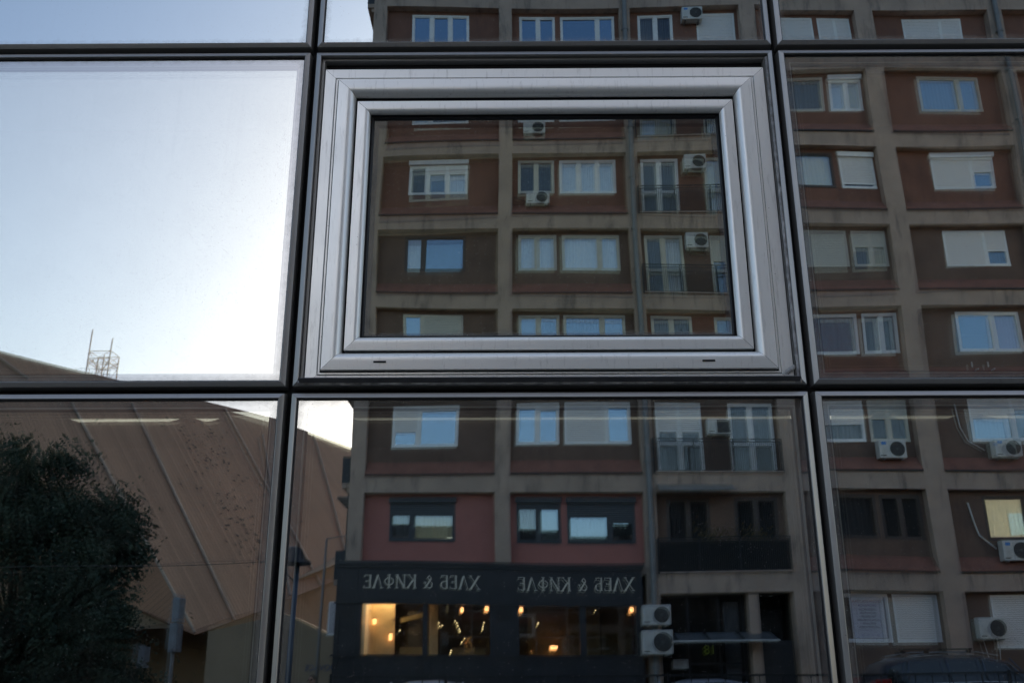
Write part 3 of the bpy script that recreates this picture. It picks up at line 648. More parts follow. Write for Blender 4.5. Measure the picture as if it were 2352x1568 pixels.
# ------------------------------------------------------------------ air conditioners
def ac(x, z, y, label, wdt=.80, hgt=.55, blue=False, square=False):
    r = empty('air_conditioner', (x, y, z), label, 'air conditioner', 'outdoor air conditioner units on the apartment block')
    mb = MB(); mb.box(-wdt/2, wdt/2, -.15, .15, 0, hgt); mb.build('case', M_ac, r, bevel=.02)
    cx = wdt*.17; cr = hgt*.40
    mb = MB()
    if square: mb.box(cx-cr*1.02, cx+cr*1.02, .151, .158, hgt/2-cr*1.02, hgt/2+cr*1.02)
    else: mb.lathe([(.001, .157), (cr, .157), (cr, .151)], (cx, 0, hgt/2), 'Y', 28)
    mb.build('fan_opening', M_acd, r)
    mb = MB()
    for k in range(1, 6):
        q = cr*k/5; mb.lathe([(q-.006, .162), (q-.006, .168), (q+.002, .168), (q+.002, .162), (q-.006, .162)], (cx, 0, hgt/2), 'Y', 28)
    for k in range(8):
        a = k*math.pi/4; mb.tube([(cx, .165, hgt/2), (cx+cr*math.cos(a), .165, hgt/2+cr*math.sin(a))], .004, 4)
    mb.lathe([(.001, .172), (cr*.18, .172), (cr*.2, .16)], (cx, 0, hgt/2), 'Y', 12)
    mb.build('fan_guard', plain('grey_wire_guard', (.11, .105, .10), .6), r)
    mb = MB()
    for s in (-1, 1): mb.box(s*wdt*.33-.02, s*wdt*.33+.02, -.28, .12, -.045, -.004); mb.box(s*wdt*.33-.018, s*wdt*.33+.018, -.28, -.25, -.045, .2)
    mb.build('bracket', M_alud, r)
    if blue: mb = MB(); mb.box(-wdt*.40, -wdt*.22, .151, .154, hgt*.74, hgt*.90); mb.build('badge', plain('blue_badge', (.05, .22, .55), .5), r)
    mb = MB(); mb.box(-wdt/2+.03, -wdt/2+.2, .151, .1535, .06, .09); mb.box(-wdt*.1-.004, -wdt*.1, .151, .153, .03, hgt-.03); mb.build('trim', M_acd, r)
    return r
ac(6.35, T(7)-.58, F-.12, 'white unit beside a closed shutter on the top floor in view', .72, .52, True)
ac(.62, T(6)-2.10, F-.12, 'white unit cut off by the top edge of the opening window', .76, .5)
ac(.72, T(5)-1.99, F-.12, 'white unit under a dark two pane window, second bay, seen in the opening window', .78, .48)
ac(6.08, T(5)-.70, F-.12, 'cream white unit between the balcony doors, upper of the two in the opening window', .74, .54)
ac(5.98, T(4)-.70, F-.12, 'cream white unit between the balcony doors, lower of the two in the opening window', .74, .54)
ac(6.17, T(2)-1.18, F-.12, 'square fronted unit between two balcony doors above the dark balcony', .72, .48, square=True)
ac(11.37, T(2)-2.02, F-.06, 'dusty unit hung directly below a half shuttered window in the fourth bay', .82, .55, True)
ac(14.76, T(2)-1.98, F-.06, 'unit with thick white pipe below the bright blue curtained window', .78, .52, True)
ac(14.55, T(1)-2.06, F-.06, 'unit with a blue badge below the cream reflecting window', .80, .58, True)
ac(13.5, 1.90, F-.06, 'unit with hanging white hoses beside the ground floor shutter', .84, .60)
ac(3.93, 2.35, F+.42, 'upper of two units stacked at the corner of the shop', .80, .55)
ac(3.93, 1.55, F+.42, 'lower, taller unit with a small round fan, stacked at the corner of the shop', .86, .66)

# ------------------------------------------------------------------ shop front (bays 1-2)
sh = empty('shop_front', (-.7, F, -.5), 'charcoal panelled bakery shop front with pale lettering and lit windows', 'shop front')
SX0, SX1 = -5.25, 3.66; SY = F+.16
mb = MB()
mb.box(SX0, SX1, F+.003, SY+.10, 3.99, 4.09); mb.box(SX0+.04, SX1-.04, F+.003, SY+.05, 3.90, 3.988)
mb.box(SX0+.06, SX1-.06, F+.003, SY, 2.95, 3.898)      # frieze
mb.box(SX0+.02, SX1-.02, F+.003, SY+.05, 2.90, 2.948)
SW = [(-4.42, -2.70), (-2.57, -.80), (.03, 1.78), (1.95, 3.40)]
x = SX0+.06
for a, b in SW: mb.box(x, a, F-.45, SY-.02, 1.55, 2.898); x = b
mb.box(x, SX1-.06, F-.45, SY-.02, 1.55, 2.898)
mb.box(SX0+.06, SX1-.06, F-.45, SY-.02, -.5, 1.5); mb.box(SX0+.0, SX1, F-.45, SY+.04, 1.50, 1.55)
mb.box(SX0+.06, SX1-.06, F-.45, F, 2.9, 4.085)
for a, b in [(-5.1, -4.60), (-4.36, -.95), (-.62, -.12), (.08, 3.45)]:           # raised panel mouldings
    for (p, q, r, s) in [(a, b, 3.84, 3.87), (a, b, 3.0, 3.03), (a, a+.03, 3.03, 3.84), (b-.03, b, 3.03, 3.84)]: mb.box(p, q, SY, SY+.022, r, s)
for a, b in [(-5.1, -4.6), (-.68, -.08), (-4.35, -2.75), (-2.5, -.85), (.08, 1.75), (2.0, 3.4)]:
    for (p, q, r, s) in [(a, b, 1.34, 1.37), (a, b, .2, .23), (a, a+.03, .23, 1.34), (b-.03, b, .23, 1.34)]: mb.box(p, q, SY-.02, SY+.004, r, s)
for a, b in [(-5.1, -4.6), (-.68, -.08)]:
    for (p, q, r, s) in [(a, b, 2.80, 2.83), (a, b, 1.62, 1.65), (a, a+.03, 1.65, 2.8), (b-.03, b, 1.65, 2.8)]: mb.box(p, q, SY-.02, SY+.004, r, s)
    for k in range(5): mb.box(a+.08, b-.08, SY-.02, SY+.012, 2.52+k*.05, 2.545+k*.05)
mb.build('panelling', M_shop, sh)
for a, b in SW:
    mb = MB(); mb.add([(a, SY-.12, 1.55), (b, SY-.12, 1.55), (b, SY-.12, 2.9), (a, SY-.12, 2.9)], [(0, 1, 2, 3)]); mb.build('window_pane', glass('shop_glass', .22, (1, 1, 1), (.88, .9, .86)), sh)
# shop interior
mb = MB(); cream = surf('cream_plaster', (.78, .62, .38), .9, vary=.06, scale=2); brown = surf('dim_brown_wall', (.10, .075, .05), .9, vary=.25, scale=1.5); m3 = surf('olive_plaster', (.22, .18, .10), .9, vary=.2, scale=1.2)
mb.box(-5.0, 3.6, F-3.1, F-3.0, 0, 4, brown); mb.box(-4.45, -3.62, F-.95, F-.9, .2, 3.1, cream); mb.box(-4.46, -4.40, F-.9, F-.46, .2, 3.1, cream)
mb.box(-2.62, -2.36, F-.95, F-.9, .2, 3.1, cream); mb.box(.3, 3.55, F-2.4, F-2.3, .2, 3.1, m3); mb.box(-5.0, 3.6, F-3.0, F-.46, 3.12, 3.2, brown); mb.box(-5.0, 3.6, F-3.0, F-.46, .1, .2, brown)
mb.box(-3.3, -2.9, F-1.5, F-1.45, 1.0, 2.75, M_acd); mb.prism([(-3.5, F-1.4, 2.55), (-2.7, F-1.4, 2.75), (-2.7, F-1.4, 2.62), (-3.5, F-1.4, 2.42)], (0, .1, 0), m3)
mb.box(-3.5, -2.75, F-1.6, F-1.2, 1.5, 1.75, m3); mb.box(-2.0, -1.0, F-1.9, F-1.5, 1.3, 1.75, m3); mb.box(2.55, 2.58, F-2.29, F-2.25, .2, 3.1, brown)
mb.build('shop_interior', None, sh)
glow = plain('warm_lamp_glass', (1, .7, .4), .5, emit=(1, .42, .16), strength=3.5)
glow2 = plain('warm_bulb', (1, .8, .5), .5, emit=(1, .72, .36), strength=3)
glow3 = plain('warm_fill_glow', (1, .8, .5), .5, emit=(1, .66, .34), strength=24)  # for the added panel over the cream wall
def sconce(x, z, y=F-.30, r=.06, m=None, nm='wall_lamp', h=.15):
    mb = MB(); mb.lathe([(.001, 0), (r*.8, .003), (r, h*.4), (r*.9, h*.9), (.001, h)], (x, y, z), 'Z', 12, m or glow); mb.lathe([(.001, h+.002), (r*1.1, h+.003), (r*1.1, h+.02), (.001, h+.022)], (x, y, z), 'Z', 12, M_shop)
    mb.box(x-.01, x+.01, y-.06, y, z+h, z+h+.02, M_shop); mb.build(nm, None, sh, smooth=True)
for x in (-.90, .10, 3.32): sconce(x, 2.74)
sconce(-1.65, 2.72, F-.9, .05); sconce(-4.2, 2.36, F-.8, .06, h=.16); sconce(-3.72, 1.92, F-.8, .05, h=.2)
rnd = random.Random(4)
for (x, z) in [(-3.78, 2.78), (-3.74, 2.5), (-2.76, 2.8), (-3.5, 2.2), (-2.35, 2.42), (-2.28, 2.36), (-2.4, 2.34), (-1.92, 2.5), (-1.86, 2.44), (-1.80, 2.35), (-1.78, 2.27), (-1.74, 2.2), (-1.05, 2.34), (-1.06, 2.26), (-1.02, 2.45), (.62, 2.5), (.60, 2.46), (2.38, 2.86), (-1.72, 1.9), (-1.6, 2.0), (-2.0, 1.66), (-2.04, 1.6)]:
    mb = MB(); mb.lathe([(.001, -.02), (.016, -.012), (.02, 0), (.016, .012), (.001, .02)], (x, F-1.0-rnd.random(), z), 'Z', 8); mb.build('string_light_bulb', glow2, sh, smooth=True)
mb = MB(); mb.box(-4.3, -3.3, F-.88, F-.60, 3.08, 3.11, glow3); mb.build('fill_glow_panel', None, sh)  # glowing panel above the windows, added to brighten the cream wall
mb = MB(); mb.lathe([(.001, 0), (.10, .0), (.13, .10), (.001, .12)], (1.08, F-1.9, 1.72), 'Z', 12, glow); mb.build('table_lamp', None, sh)
# shop lettering: thin serif capitals, drawn as strokes
def letters(word, x_right, z, h, y, parent, name='sign_lettering'):
    """x_right: where the word starts for the reader (largest x). glyphs in a 0..1 high box; widths in heights"""
    G = {'Х': (.86, [((.10, 1), (.76, 0), .13), ((.76, 1), (.10, 0), .05)], [(.10, 1), (.76, 1), (.10, 0), (.76, 0)]),
         'Л': (.86, [((.43, 1), (.74, 0), .13), ((.43, 1), (.12, 0), .05)], [(.12, 0), (.74, 0)]),
         'Е': (.72, [((.18, 0), (.18, 1), .12), ((.10, .98), (.64, .98), .05), ((.18, .52), (.5, .52), .05), ((.10, .02), (.66, .02), .05), ((.63, .98), (.63, .82), .04), ((.65, .02), (.65, .2), .04), ((.5, .6), (.5, .44), .04)], []),
         'Б': (.74, [((.18, 0), (.18, 1), .12), ((.10, .98), (.62, .98), .05), ((.61, .98), (.61, .80), .04), ((.18, .55), (.45, .55), .05), ((.45, .55), (.62, .42), .07), ((.62, .42), (.62, .14), .11), ((.62, .14), (.45, .02), .07), ((.10, .02), (.45, .02), .05)], []),
         'К': (.84, [((.18, 0), (.18, 1), .12), ((.18, .48), (.68, 1), .05), ((.34, .60), (.74, 0), .12)], [(.18, 1), (.18, 0), (.68, 1), (.74, 0)]),
         'И': (.92, [((.16, 0), (.16, 1), .07), ((.76, 0), (.76, 1), .07), ((.76, 1), (.16, 0), .12)], [(.16, 0), (.16, 1), (.76, 0), (.76, 1)]),
         'Ф': (.92, [((.46, 0), (.46, 1), .11)]+[((.46+.34*math.cos(t*math.pi/8), .5+.27*math.sin(t*math.pi/8)), (.46+.34*math.cos((t+1)*math.pi/8), .5+.27*math.sin((t+1)*math.pi/8)), .07) for t in range(16)], [(.46, 0), (.46, 1)]),
         '&': (.95, [((.25+.0, .75), (.42, .97), .06), ((.42, .97), (.56, .78), .06), ((.56, .78), (.18, .36), .06), ((.18, .36), (.22, .1), .08), ((.22, .1), (.42, .02), .06), ((.42, .02), (.66, .14), .06), ((.66, .14), (.76, .44), .05), ((.25, .75), (.72, .04), .11), ((.62, .46), (.86, .46), .05), ((.72, .04), (.86, .04), .05)], []),
         ' ': (.42, [], [])}
    tot = sum(G[c][0] for c in word)*h; x = x_right
    for c in word:
        wd, st, ser = G[c]
        if st:
            mb = MB()
            def bar(p, q, t, mb=mb):
                p = Vector((x-p[0]*h, y, z+p[1]*h)); q = Vector((x-q[0]*h, y, z+q[1]*h)); d = (q-p); L = d.length; d.normalize()
                s = Vector((-d.z, 0, d.x))*t*h/2; mb.prism([p-s, q-s, q+s, p+s], (0, .03, 0))
            for p, q, t in st: bar(p, q, t)
            for sx, sz in ser: bar((sx-.13, sz), (sx+.13, sz), .05)
            mb.build(name, M_letter, parent)
        x -= wd*h
    return tot
WORD = 'ХЛЕБ & КИФЛЕ'
for xr in (-1.06, 3.37):
    letters(WORD, xr, 3.32, .365, SY+.004, sh)
keep(sh)

# ------------------------------------------------------------------ entrance (bay 3, ground floor)
en = empty('house_entrance', (6, F-.3, -.5), 'dark recessed glass entrance with the house number 18', 'entrance')
mb = MB()
mb.box(4.135, 7.995, F-1.6, F-1.5, -.5, T(0)-.01, plain('dark_lobby', (.025, .024, .024), .8)); mb.box(6.70, 7.0, F-.46, F-.1, -.5, T(0)-.01, M_stucco)
mb.box(4.135, 6.69, F-.62, F-.56, -.5, -.3, M_rail)
for x in (4.16, 5.0, 5.9, 6.6): mb.box(x-.03, x+.03, F-.62, F-.56, -.3, T(0)-.02, M_rail)
mb.box(7.01, 7.99, F-.5, F-.45, -.5, 1.9, plain('dark_gate_panel', (.03, .03, .032), .6)); mb.box(4.2, 6.55, F-.615, F-.565, 1.25, 1.30, M_rail)
mb.box(6.1, 6.55, F-.9, F-.86, -.4, 3.0, surf('grey_lobby_pillar', (.20, .20, .21), .8))
mb.build('door_frame', None, en)
mb = MB(); mb.add([(4.2, F-.59, -.3), (6.6, F-.59, -.3), (6.6, F-.59, T(0)-.05), (4.2, F-.59, T(0)-.05)], [(0, 1, 2, 3)]); mb.build('door_glass', glass('entrance_glass', .05, (.9, .95, 1), (.7, .7, .7)), en)
keep(en)
t = text_obj('18', .36, (5.58, F-.50, 1.53), FACE, plain('green_number', (.20, .30, .03), .5, emit=(.3, .45, .05), strength=.03), 'house_number', .006)
tag(t, 'green house number 18 on the dark entrance glass', 'house number')
cp = empty('entrance_canopy', (5.8, F, 1.9), 'low grey glass canopy with three dark ribs over the entrance', 'canopy')
mb = MB(); mb.prism([(4.35, F-.3, 2.13), (4.35, F+.62, 1.90), (4.35, F+.62, 1.885), (4.35, F-.3, 2.11)], (2.95, 0, 0)); mb.build('sheet', surf('smoked_canopy_sheet', (.10, .11, .12), .3), cp)
mb = MB(); mb.box(4.33, 7.32, F+.60, F+.64, 1.87, 1.91); mb.build('front_profile', M_alu, cp)
for x in (4.45, 5.35, 6.30):
    mb = MB(); mb.prism([(x, F-.3, 2.18), (x, F+.63, 1.94), (x, F+.63, 1.90), (x, F-.3, 2.06)], (.05, 0, 0)); mb.build('rib', M_rail, cp)
keep(cp)
mb = MB(); mb.box(4.50, 4.94, F-.52, F-.50, 1.14, 1.40, plain('paper_notice', (.50, .52, .54), .7))
for k in range(6): mb.box(4.54, 4.90-.05*(k % 3), F-.499, F-.497, 1.18+k*.034, 1.186+k*.034, M_acd)
tag(mb.build('notice'), 'small white notice fixed beside the entrance below the stacked units', 'notice')

# ================================================================== SETTING
def ground(name, x0, x1, y0, y1, z, m, th=.5):
    mb = MB(); mb.box(x0, x1, y0, y1, z-th, z); return tag(mb.build(name, m), kind='structure')
M_pave = surf('paving', (.13, .125, .115), .9, vary=.15, scale=2, grime=.3)
M_asph = surf('asphalt', (.055, .055, .057), .9, vary=.2, scale=3, grime=.2)
ground('ground', -900, 900, -900, 900, -.72, surf('wide_ground', (.18, .17, .15), .95), 1)
ground('plaza', -40, 60, -14, 8, 0, M_pave, .715)
ground('street', -60, 60, F+1.8, -14.12, -.5, M_asph, .2)
ground('kerb', -60, 60, F+1.62, F+1.795, -.34, surf('kerbstone', (.30, .29, .28), .9), .3)
ground('pavement', -60, 60, F-.8, F+1.615, -.345, M_pave, .3)
ground('side_street', -60, XA-.3, F-60, F-.805, -.6, M_asph, .1)

# railing along the plaza edge
fe = empty('street_railing', (8, -14.06, 0), 'black steel railing with thin bars along the plaza edge, in front of the parked cars', 'railing')
mb = MB(); mb.box(-3.2, 20, -14.08, -14.04, 1.20, 1.235); mb.box(-3.2, 20, -14.075, -14.045, .12, .15)
mb.build('rail', M_rail, fe)
mb = MB(); x = -3.1
while x < 19.9: mb.box(x-.008, x+.008, -14.068, -14.052, .15, 1.2); x += .29
tag(mb.build('bar', M_rail, fe))
for i in range(13):
    x = -3.18+i*1.93; mb = MB(); mb.box(x-.025, x+.025, -14.085, -14.035, 0, 1.26); mb.build('post', M_rail, fe)
keep(fe)

# ------------------------------------------------------------------ brown clad building on the left of the reflection
def V(x, D, z): return Vector((x, -(D-3), z))
A_ = [V(-14.85, 45, 2.44), V(-8.10, 62, 7.16), V(-9.51, 70.65, 15.49), V(-16.01, 61.51, 16.44), V(-26.09, 45, 16.17), V(-28.29, 41.41, 16.12), V(-24.82, 37.98, 9.27), V(-18.03, 45.86, 6.98)]
def board_mat(name, col, rot, sc=1.6):
    m, n, l, b, out = nodes(name)
    uv = N(n, 'ShaderNodeUVMap', uv_map='face'); mp = N(n, 'ShaderNodeMapping'); mp.inputs['Rotation'].default_value = (0, 0, rot); l.new(uv.outputs[0], mp.inputs[0])
    sp = N(n, 'ShaderNodeSeparateXYZ'); l.new(mp.outputs[0], sp.inputs[0])
    ms = N(n, 'ShaderNodeMath', operation='MULTIPLY'); ms.inputs[1].default_value = sc; l.new(sp.outputs[0], ms.inputs[0])
    fl = N(n, 'ShaderNodeMath', operation='FLOOR'); l.new(ms.outputs[0], fl.inputs[0])
    fr = N(n, 'ShaderNodeMath', operation='FRACT'); l.new(ms.outputs[0], fr.inputs[0])
    wn = N(n, 'ShaderNodeTexWhiteNoise', noise_dimensions='1D'); l.new(fl.outputs[0], wn.inputs['W'])
    r = N(n, 'ShaderNodeMapRange'); r.inputs[3].default_value = .9; r.inputs[4].default_value = 1.1; l.new(wn.outputs[0], r.inputs[0])
    lt = N(n, 'ShaderNodeMath', operation='GREATER_THAN'); lt.inputs[1].default_value = .10; l.new(fr.outputs[0], lt.inputs[0])
    r2 = N(n, 'ShaderNodeMapRange'); r2.inputs[3].default_value = .62; l.new(lt.outputs[0], r2.inputs[0])
    m1 = N(n, 'ShaderNodeMath', operation='MULTIPLY'); l.new(r.outputs[0], m1.inputs[0]); l.new(r2.outputs[0], m1.inputs[1])
    nz = N(n, 'ShaderNodeTexNoise', Scale=.35, Detail=6.); l.new(uv.outputs[0], nz.inputs['Vector'])
    r3 = N(n, 'ShaderNodeMapRange'); r3.inputs[3].default_value = .8; r3.inputs[4].default_value = 1.2; l.new(nz.outputs[0], r3.inputs[0])
    m2 = N(n, 'ShaderNodeMath', operation='MULTIPLY'); l.new(m1.outputs[0], m2.inputs[0]); l.new(r3.outputs[0], m2.inputs[1])
    mx = N(n, 'ShaderNodeMix', data_type='RGBA', blend_type='MULTIPLY'); mx.inputs[0].default_value = 1; mx.inputs[6].default_value = (*col, 1); l.new(m2.outputs[0], mx.inputs[7])
    l.new(mx.outputs[2], b.inputs['Base Color']); b.inputs['Roughness'].default_value = .75
    return m
M_clad = board_mat('brown_timber_cladding', (.27, .17, .11), 0, 4.2)
M_clad2 = board_mat('brown_timber_cladding_turned', (.36, .195, .12), 0, 4.2)
bb = empty('clad_building', (-15, -45, -.6), 'brown board clad angular building with pale slanting seams, behind the tree', 'building')
seam = (V(-13.78, 47.66, 3.16)-V(-21.68, 50.17, 14.73)).normalized()
def clad_face(name, poly, m, s, depth=(0, -9, 1)):
    nrm = (poly[1]-poly[0]).cross(poly[2]-poly[0]).normalized(); u = s.cross(nrm).normalized()
    mb = MB(); mb.prism(poly, depth); o = mb.build(name, m, bb); me = o.data; uv = me.uv_layers.new(name='face')
    for lp in me.loops:
        c = me.vertices[lp.vertex_index].co; uv.data[lp.index].uv = (c.dot(u), c.dot(s))
    return o
clad_face('front_face', A_, M_clad, seam)
seam2 = (A_[0]-V(-20.97, 51, 3.87)).normalized().cross(Vector((0, 1, .3))).normalized()
B_ = [A_[0], A_[7], A_[6], V(-38.16, 60, 8.4), V(-20.97, 51, 3.87)]
mbB = clad_face('turned_face', [A_[0]+Vector((-.01, 0, 0)), A_[7]+Vector((-.01, 0, 0)), V(-24.84, 37.98, 9.27), V(-30, 50, 8.0), V(-20.97, 51, 3.87)], M_clad2, (A_[7]-V(-20.97, 51, 3.87)).normalized())
nA = (A_[1]-A_[0]).cross(A_[4]-A_[0]).normalized()
if nA.y < 0: nA = -nA
for p, q in [((-23.01, 46.96, 13.9), (-14.9, 45.05, 2.5)), ((-21.68+.35, 50.7, 14.9), (-13.78, 47.66, 3.16)), ((-18.2, 57.2, 16.2), (-11.2, 54.6, 5.0)), ((-16.34, 58.81, 14.8), (-12.3, 52.0, 4.35)), ((-14.2, 64, 16.1), (-9.95, 57.51, 6.0)), ((-24.6, 45.3, 14.8), (-26.5, 44.3, 16.0))]:
    P, Q = V(*p), V(*q)
    P -= nA*((P-A_[0]).dot(nA)-.05); Q -= nA*((Q-A_[0]).dot(nA)-.05)
    mb = MB(); mb.tube([P, Q], .075, 6); mb.build('seam_profile', surf('pale_seam_metal', (.36, .29, .23), .7), bb)
# small leaf-shaped perforations scattered on the cladding
mb = MB(); rnd = random.Random(11)
ua = seam.cross(nA).normalized()
for k in range(170):
    t = rnd.gauss(0, .55); base = V(-17.2, 53.5, 9.6)+seam*(rnd.uniform(-5.5, 5.0))+ua*(t*2.4)
    base -= nA*((base-A_[0]).dot(nA)-.03); s = rnd.uniform(.06, .15)
    mb.add([base+ua*s, base-seam*s*.2, base-ua*s, base+seam*s*1.2], [(0, 1, 2, 3)])
mb.build('perforation', plain('dark_opening', (.09, .07, .055), .8), bb)
keep(bb)
def wall_poly(name, pts, m, thick, label, cat):
    mb = MB(); mb.prism(pts, (0, -thick, 0)); o = mb.build(name, m); tag(o, label, cat); return o
wall_poly('rendered_wall', [V(-75, 52, -.7), V(-75, 52, 9.5), V(-34, 52, 9.5), V(-24, 48.8, 5.2), V(-14.9, 46.6, 2.9), V(-12.4, 52.5, 5.2), V(-8.5, 58.5, 7.6), V(-8.5, 58.5, -.7)], surf('grey_beige_wall', (.28, .205, .14), .95, vary=.08, scale=.7, grime=.25, gcol=(.15, .13, .1)), .6, 'plain beige base wall below the brown cladding', 'wall')
w2 = empty('garden_wall', (-9, -41, -.6), 'low beige wall with blue writing and a sloping top beside the shop', 'wall')
mb = MB(); mb.prism([V(-14.2, 45, -.7), V(-14.2, 45, 2.6), V(-10.9, 45, 3.35), V(-9.9, 45, 3.0), V(-8.6, 45, 2.4), V(-7.0, 45, 2.1), V(-7.0, 45, -.7)], (0, -.4, 0)); mb.build('wall_body', surf('beige_garden_wall', (.31, .23, .155), .95, vary=.1, scale=.7, grime=.3, gcol=(.16, .13, .1)), w2)
text_obj('BOOVACE', .34, (-8.78, -41.98, .86), FACE, plain('faded_blue_paint', (.06, .10, .2), .8), 'painted_writing', .004, parent=w2)
keep(w2)
# further grey house with windows between them
fh = empty('grey_house', (-9, -66, -.6), 'dim grey house glimpsed beyond the beige wall', 'house')
mb = MB(); mb.box(-14.0, -6.0, -72, -66, -.7, 7.5); mb.build('wall', surf('grey_house_render', (.17, .16, .15), .9, vary=.15, scale=.6), fh)
for i in range(4):
    for j in range(2):
        mb = MB(); mb.box(-12.8+i*1.8, -11.8+i*1.8, -65.99, -65.93, 1.2+j*2.8, 2.5+j*2.8, M_acd); mb.box(-12.35+i*1.8, -12.28+i*1.8, -65.93, -65.90, 1.2+j*2.8, 2.5+j*2.8, M_white); mb.build('window', None, fh)
mb = MB(); mb.box(-14.3, -5.7, -72.3, -65.7, 7.5, 7.8); mb.build('roof', M_stucco, fh); keep(fh)

# older house with moulded cornices, just beyond the corner of the apartment block
oh = empty('old_house', (-4.5, -38, -.6), 'old dark grey house with moulded cornices squeezed behind the block corner', 'house')
mb = MB(); D = 38.2; y = -(D-3)
mb.box(-6.9, -2.6, y-8, y, -.6, 8.9); mb.build('wall', surf('dark_old_render', (.12, .115, .11), .9, vary=.2, scale=1, grime=.4), oh)
for z, ww in [(8.9, .15), (7.2, .38), (4.5, .25)]:
    mb = MB()
    for k in range(4): mb.box(-6.9-ww*(k+1)/4, -2.5, y-8, y+ww*(k+1)/4, z+k*.10, z+(k+1)*.10-.002)
    mb.build('cornice', surf('moulding_stone', (.22, .21, .20), .9, vary=.2, scale=2), oh)
for z in (2.2, 7.7-.1):
    mb = MB(); mb.box(-6.93, -6.88, y-1.6, y-.6, z, z+1.6, M_acd); mb.box(-6.65, -6.35, y+.002, y+.05, z, z+1.8, M_acd); mb.build('window', None, oh)
mb = MB(); mb.box(-6.40, -6.30, y+.06, y+.10, 5.0, 6.9); mb.build('lit_window', plain('warm_window', (.9, .7, .4), .5, emit=(1, .72, .38), strength=.9), oh)
keep(oh)
bx_ = MB(); bx_.box(-6.55, -6.0, -31.2, -30.9, 2.15, 3.25, M_white); bx_.box(-6.50, -6.05, -30.897, -30.89, 2.22, 3.2, plain('sign_face', (.55, .53, .55), .5)); bx_.box(-6.3, -6.22, -31.1, -31.0, -.6, 2.15, M_rail)
tag(bx_.build('light_box_sign'), 'blank pale box sign on a thin post at the shop corner', 'sign')

# ------------------------------------------------------------------ far lattice mast
ms = empty('lattice_mast', (-37.6, -77, -.6), 'thin rusty lattice mast rising above the brown building', 'mast')
cx, cy, hw = -37.15, -77.5, .98; m_rust = surf('faded_rust_steel', (.65, .52, .42), .8)
legs = [(cx-hw, cy-hw), (cx+hw, cy-hw), (cx+hw, cy+hw), (cx-hw, cy+hw)]
for i, (a, b) in enumerate(legs):
    mb = MB(); mb.tube([(a, b, -.6), (a, b, 27.3+(1.2 if i == 2 else 2.1 if i == 3 else .0))], .06, 5); mb.build('leg', m_rust, ms)
mb = MB(); z = 1.0
while z < 27.2:
    for i in range(4):
        p, q = legs[i], legs[(i+1) % 4]
        mb.tube([(*p, z), (*q, z)], .04, 4)
        a_, b_ = (p, q) if int(z) % 2 else (q, p)
        mb.tube([(*a_, z), (*b_, z+(2.1 if z < 25 else 1.1))], .03, 4)
    z += 2.1
mb.tube([(cx, cy, 0), (cx, cy, 27.2)], .06, 5)
for i in range(4): mb.tube([(*legs[i], 26.6), (cx, cy, 25.7)], .04, 4); mb.tube([(*legs[i], 27.3), (*legs[(i+1) % 4], 27.3)], .045, 4); mb.tube([(*legs[i], 26.6), (*legs[(i+1) % 4], 26.6)], .04, 4)
mb.build('bracing', m_rust, ms)
mb = MB()
for z in (24.6, 24.95): mb.tube([(-39.4, -75, z), (-37.5, -74.5, z+.1), (-35.2, -75, z)], .025, 4)
for i in range(9): mb.tube([(-39.4+i*.52, -74.9, 24.2), (-39.4+i*.52, -74.9, 24.95)], .02, 4)
mb.build('platform_rail', plain('blue_grey_steel', (.12, .16, .22), .6), ms); keep(ms)

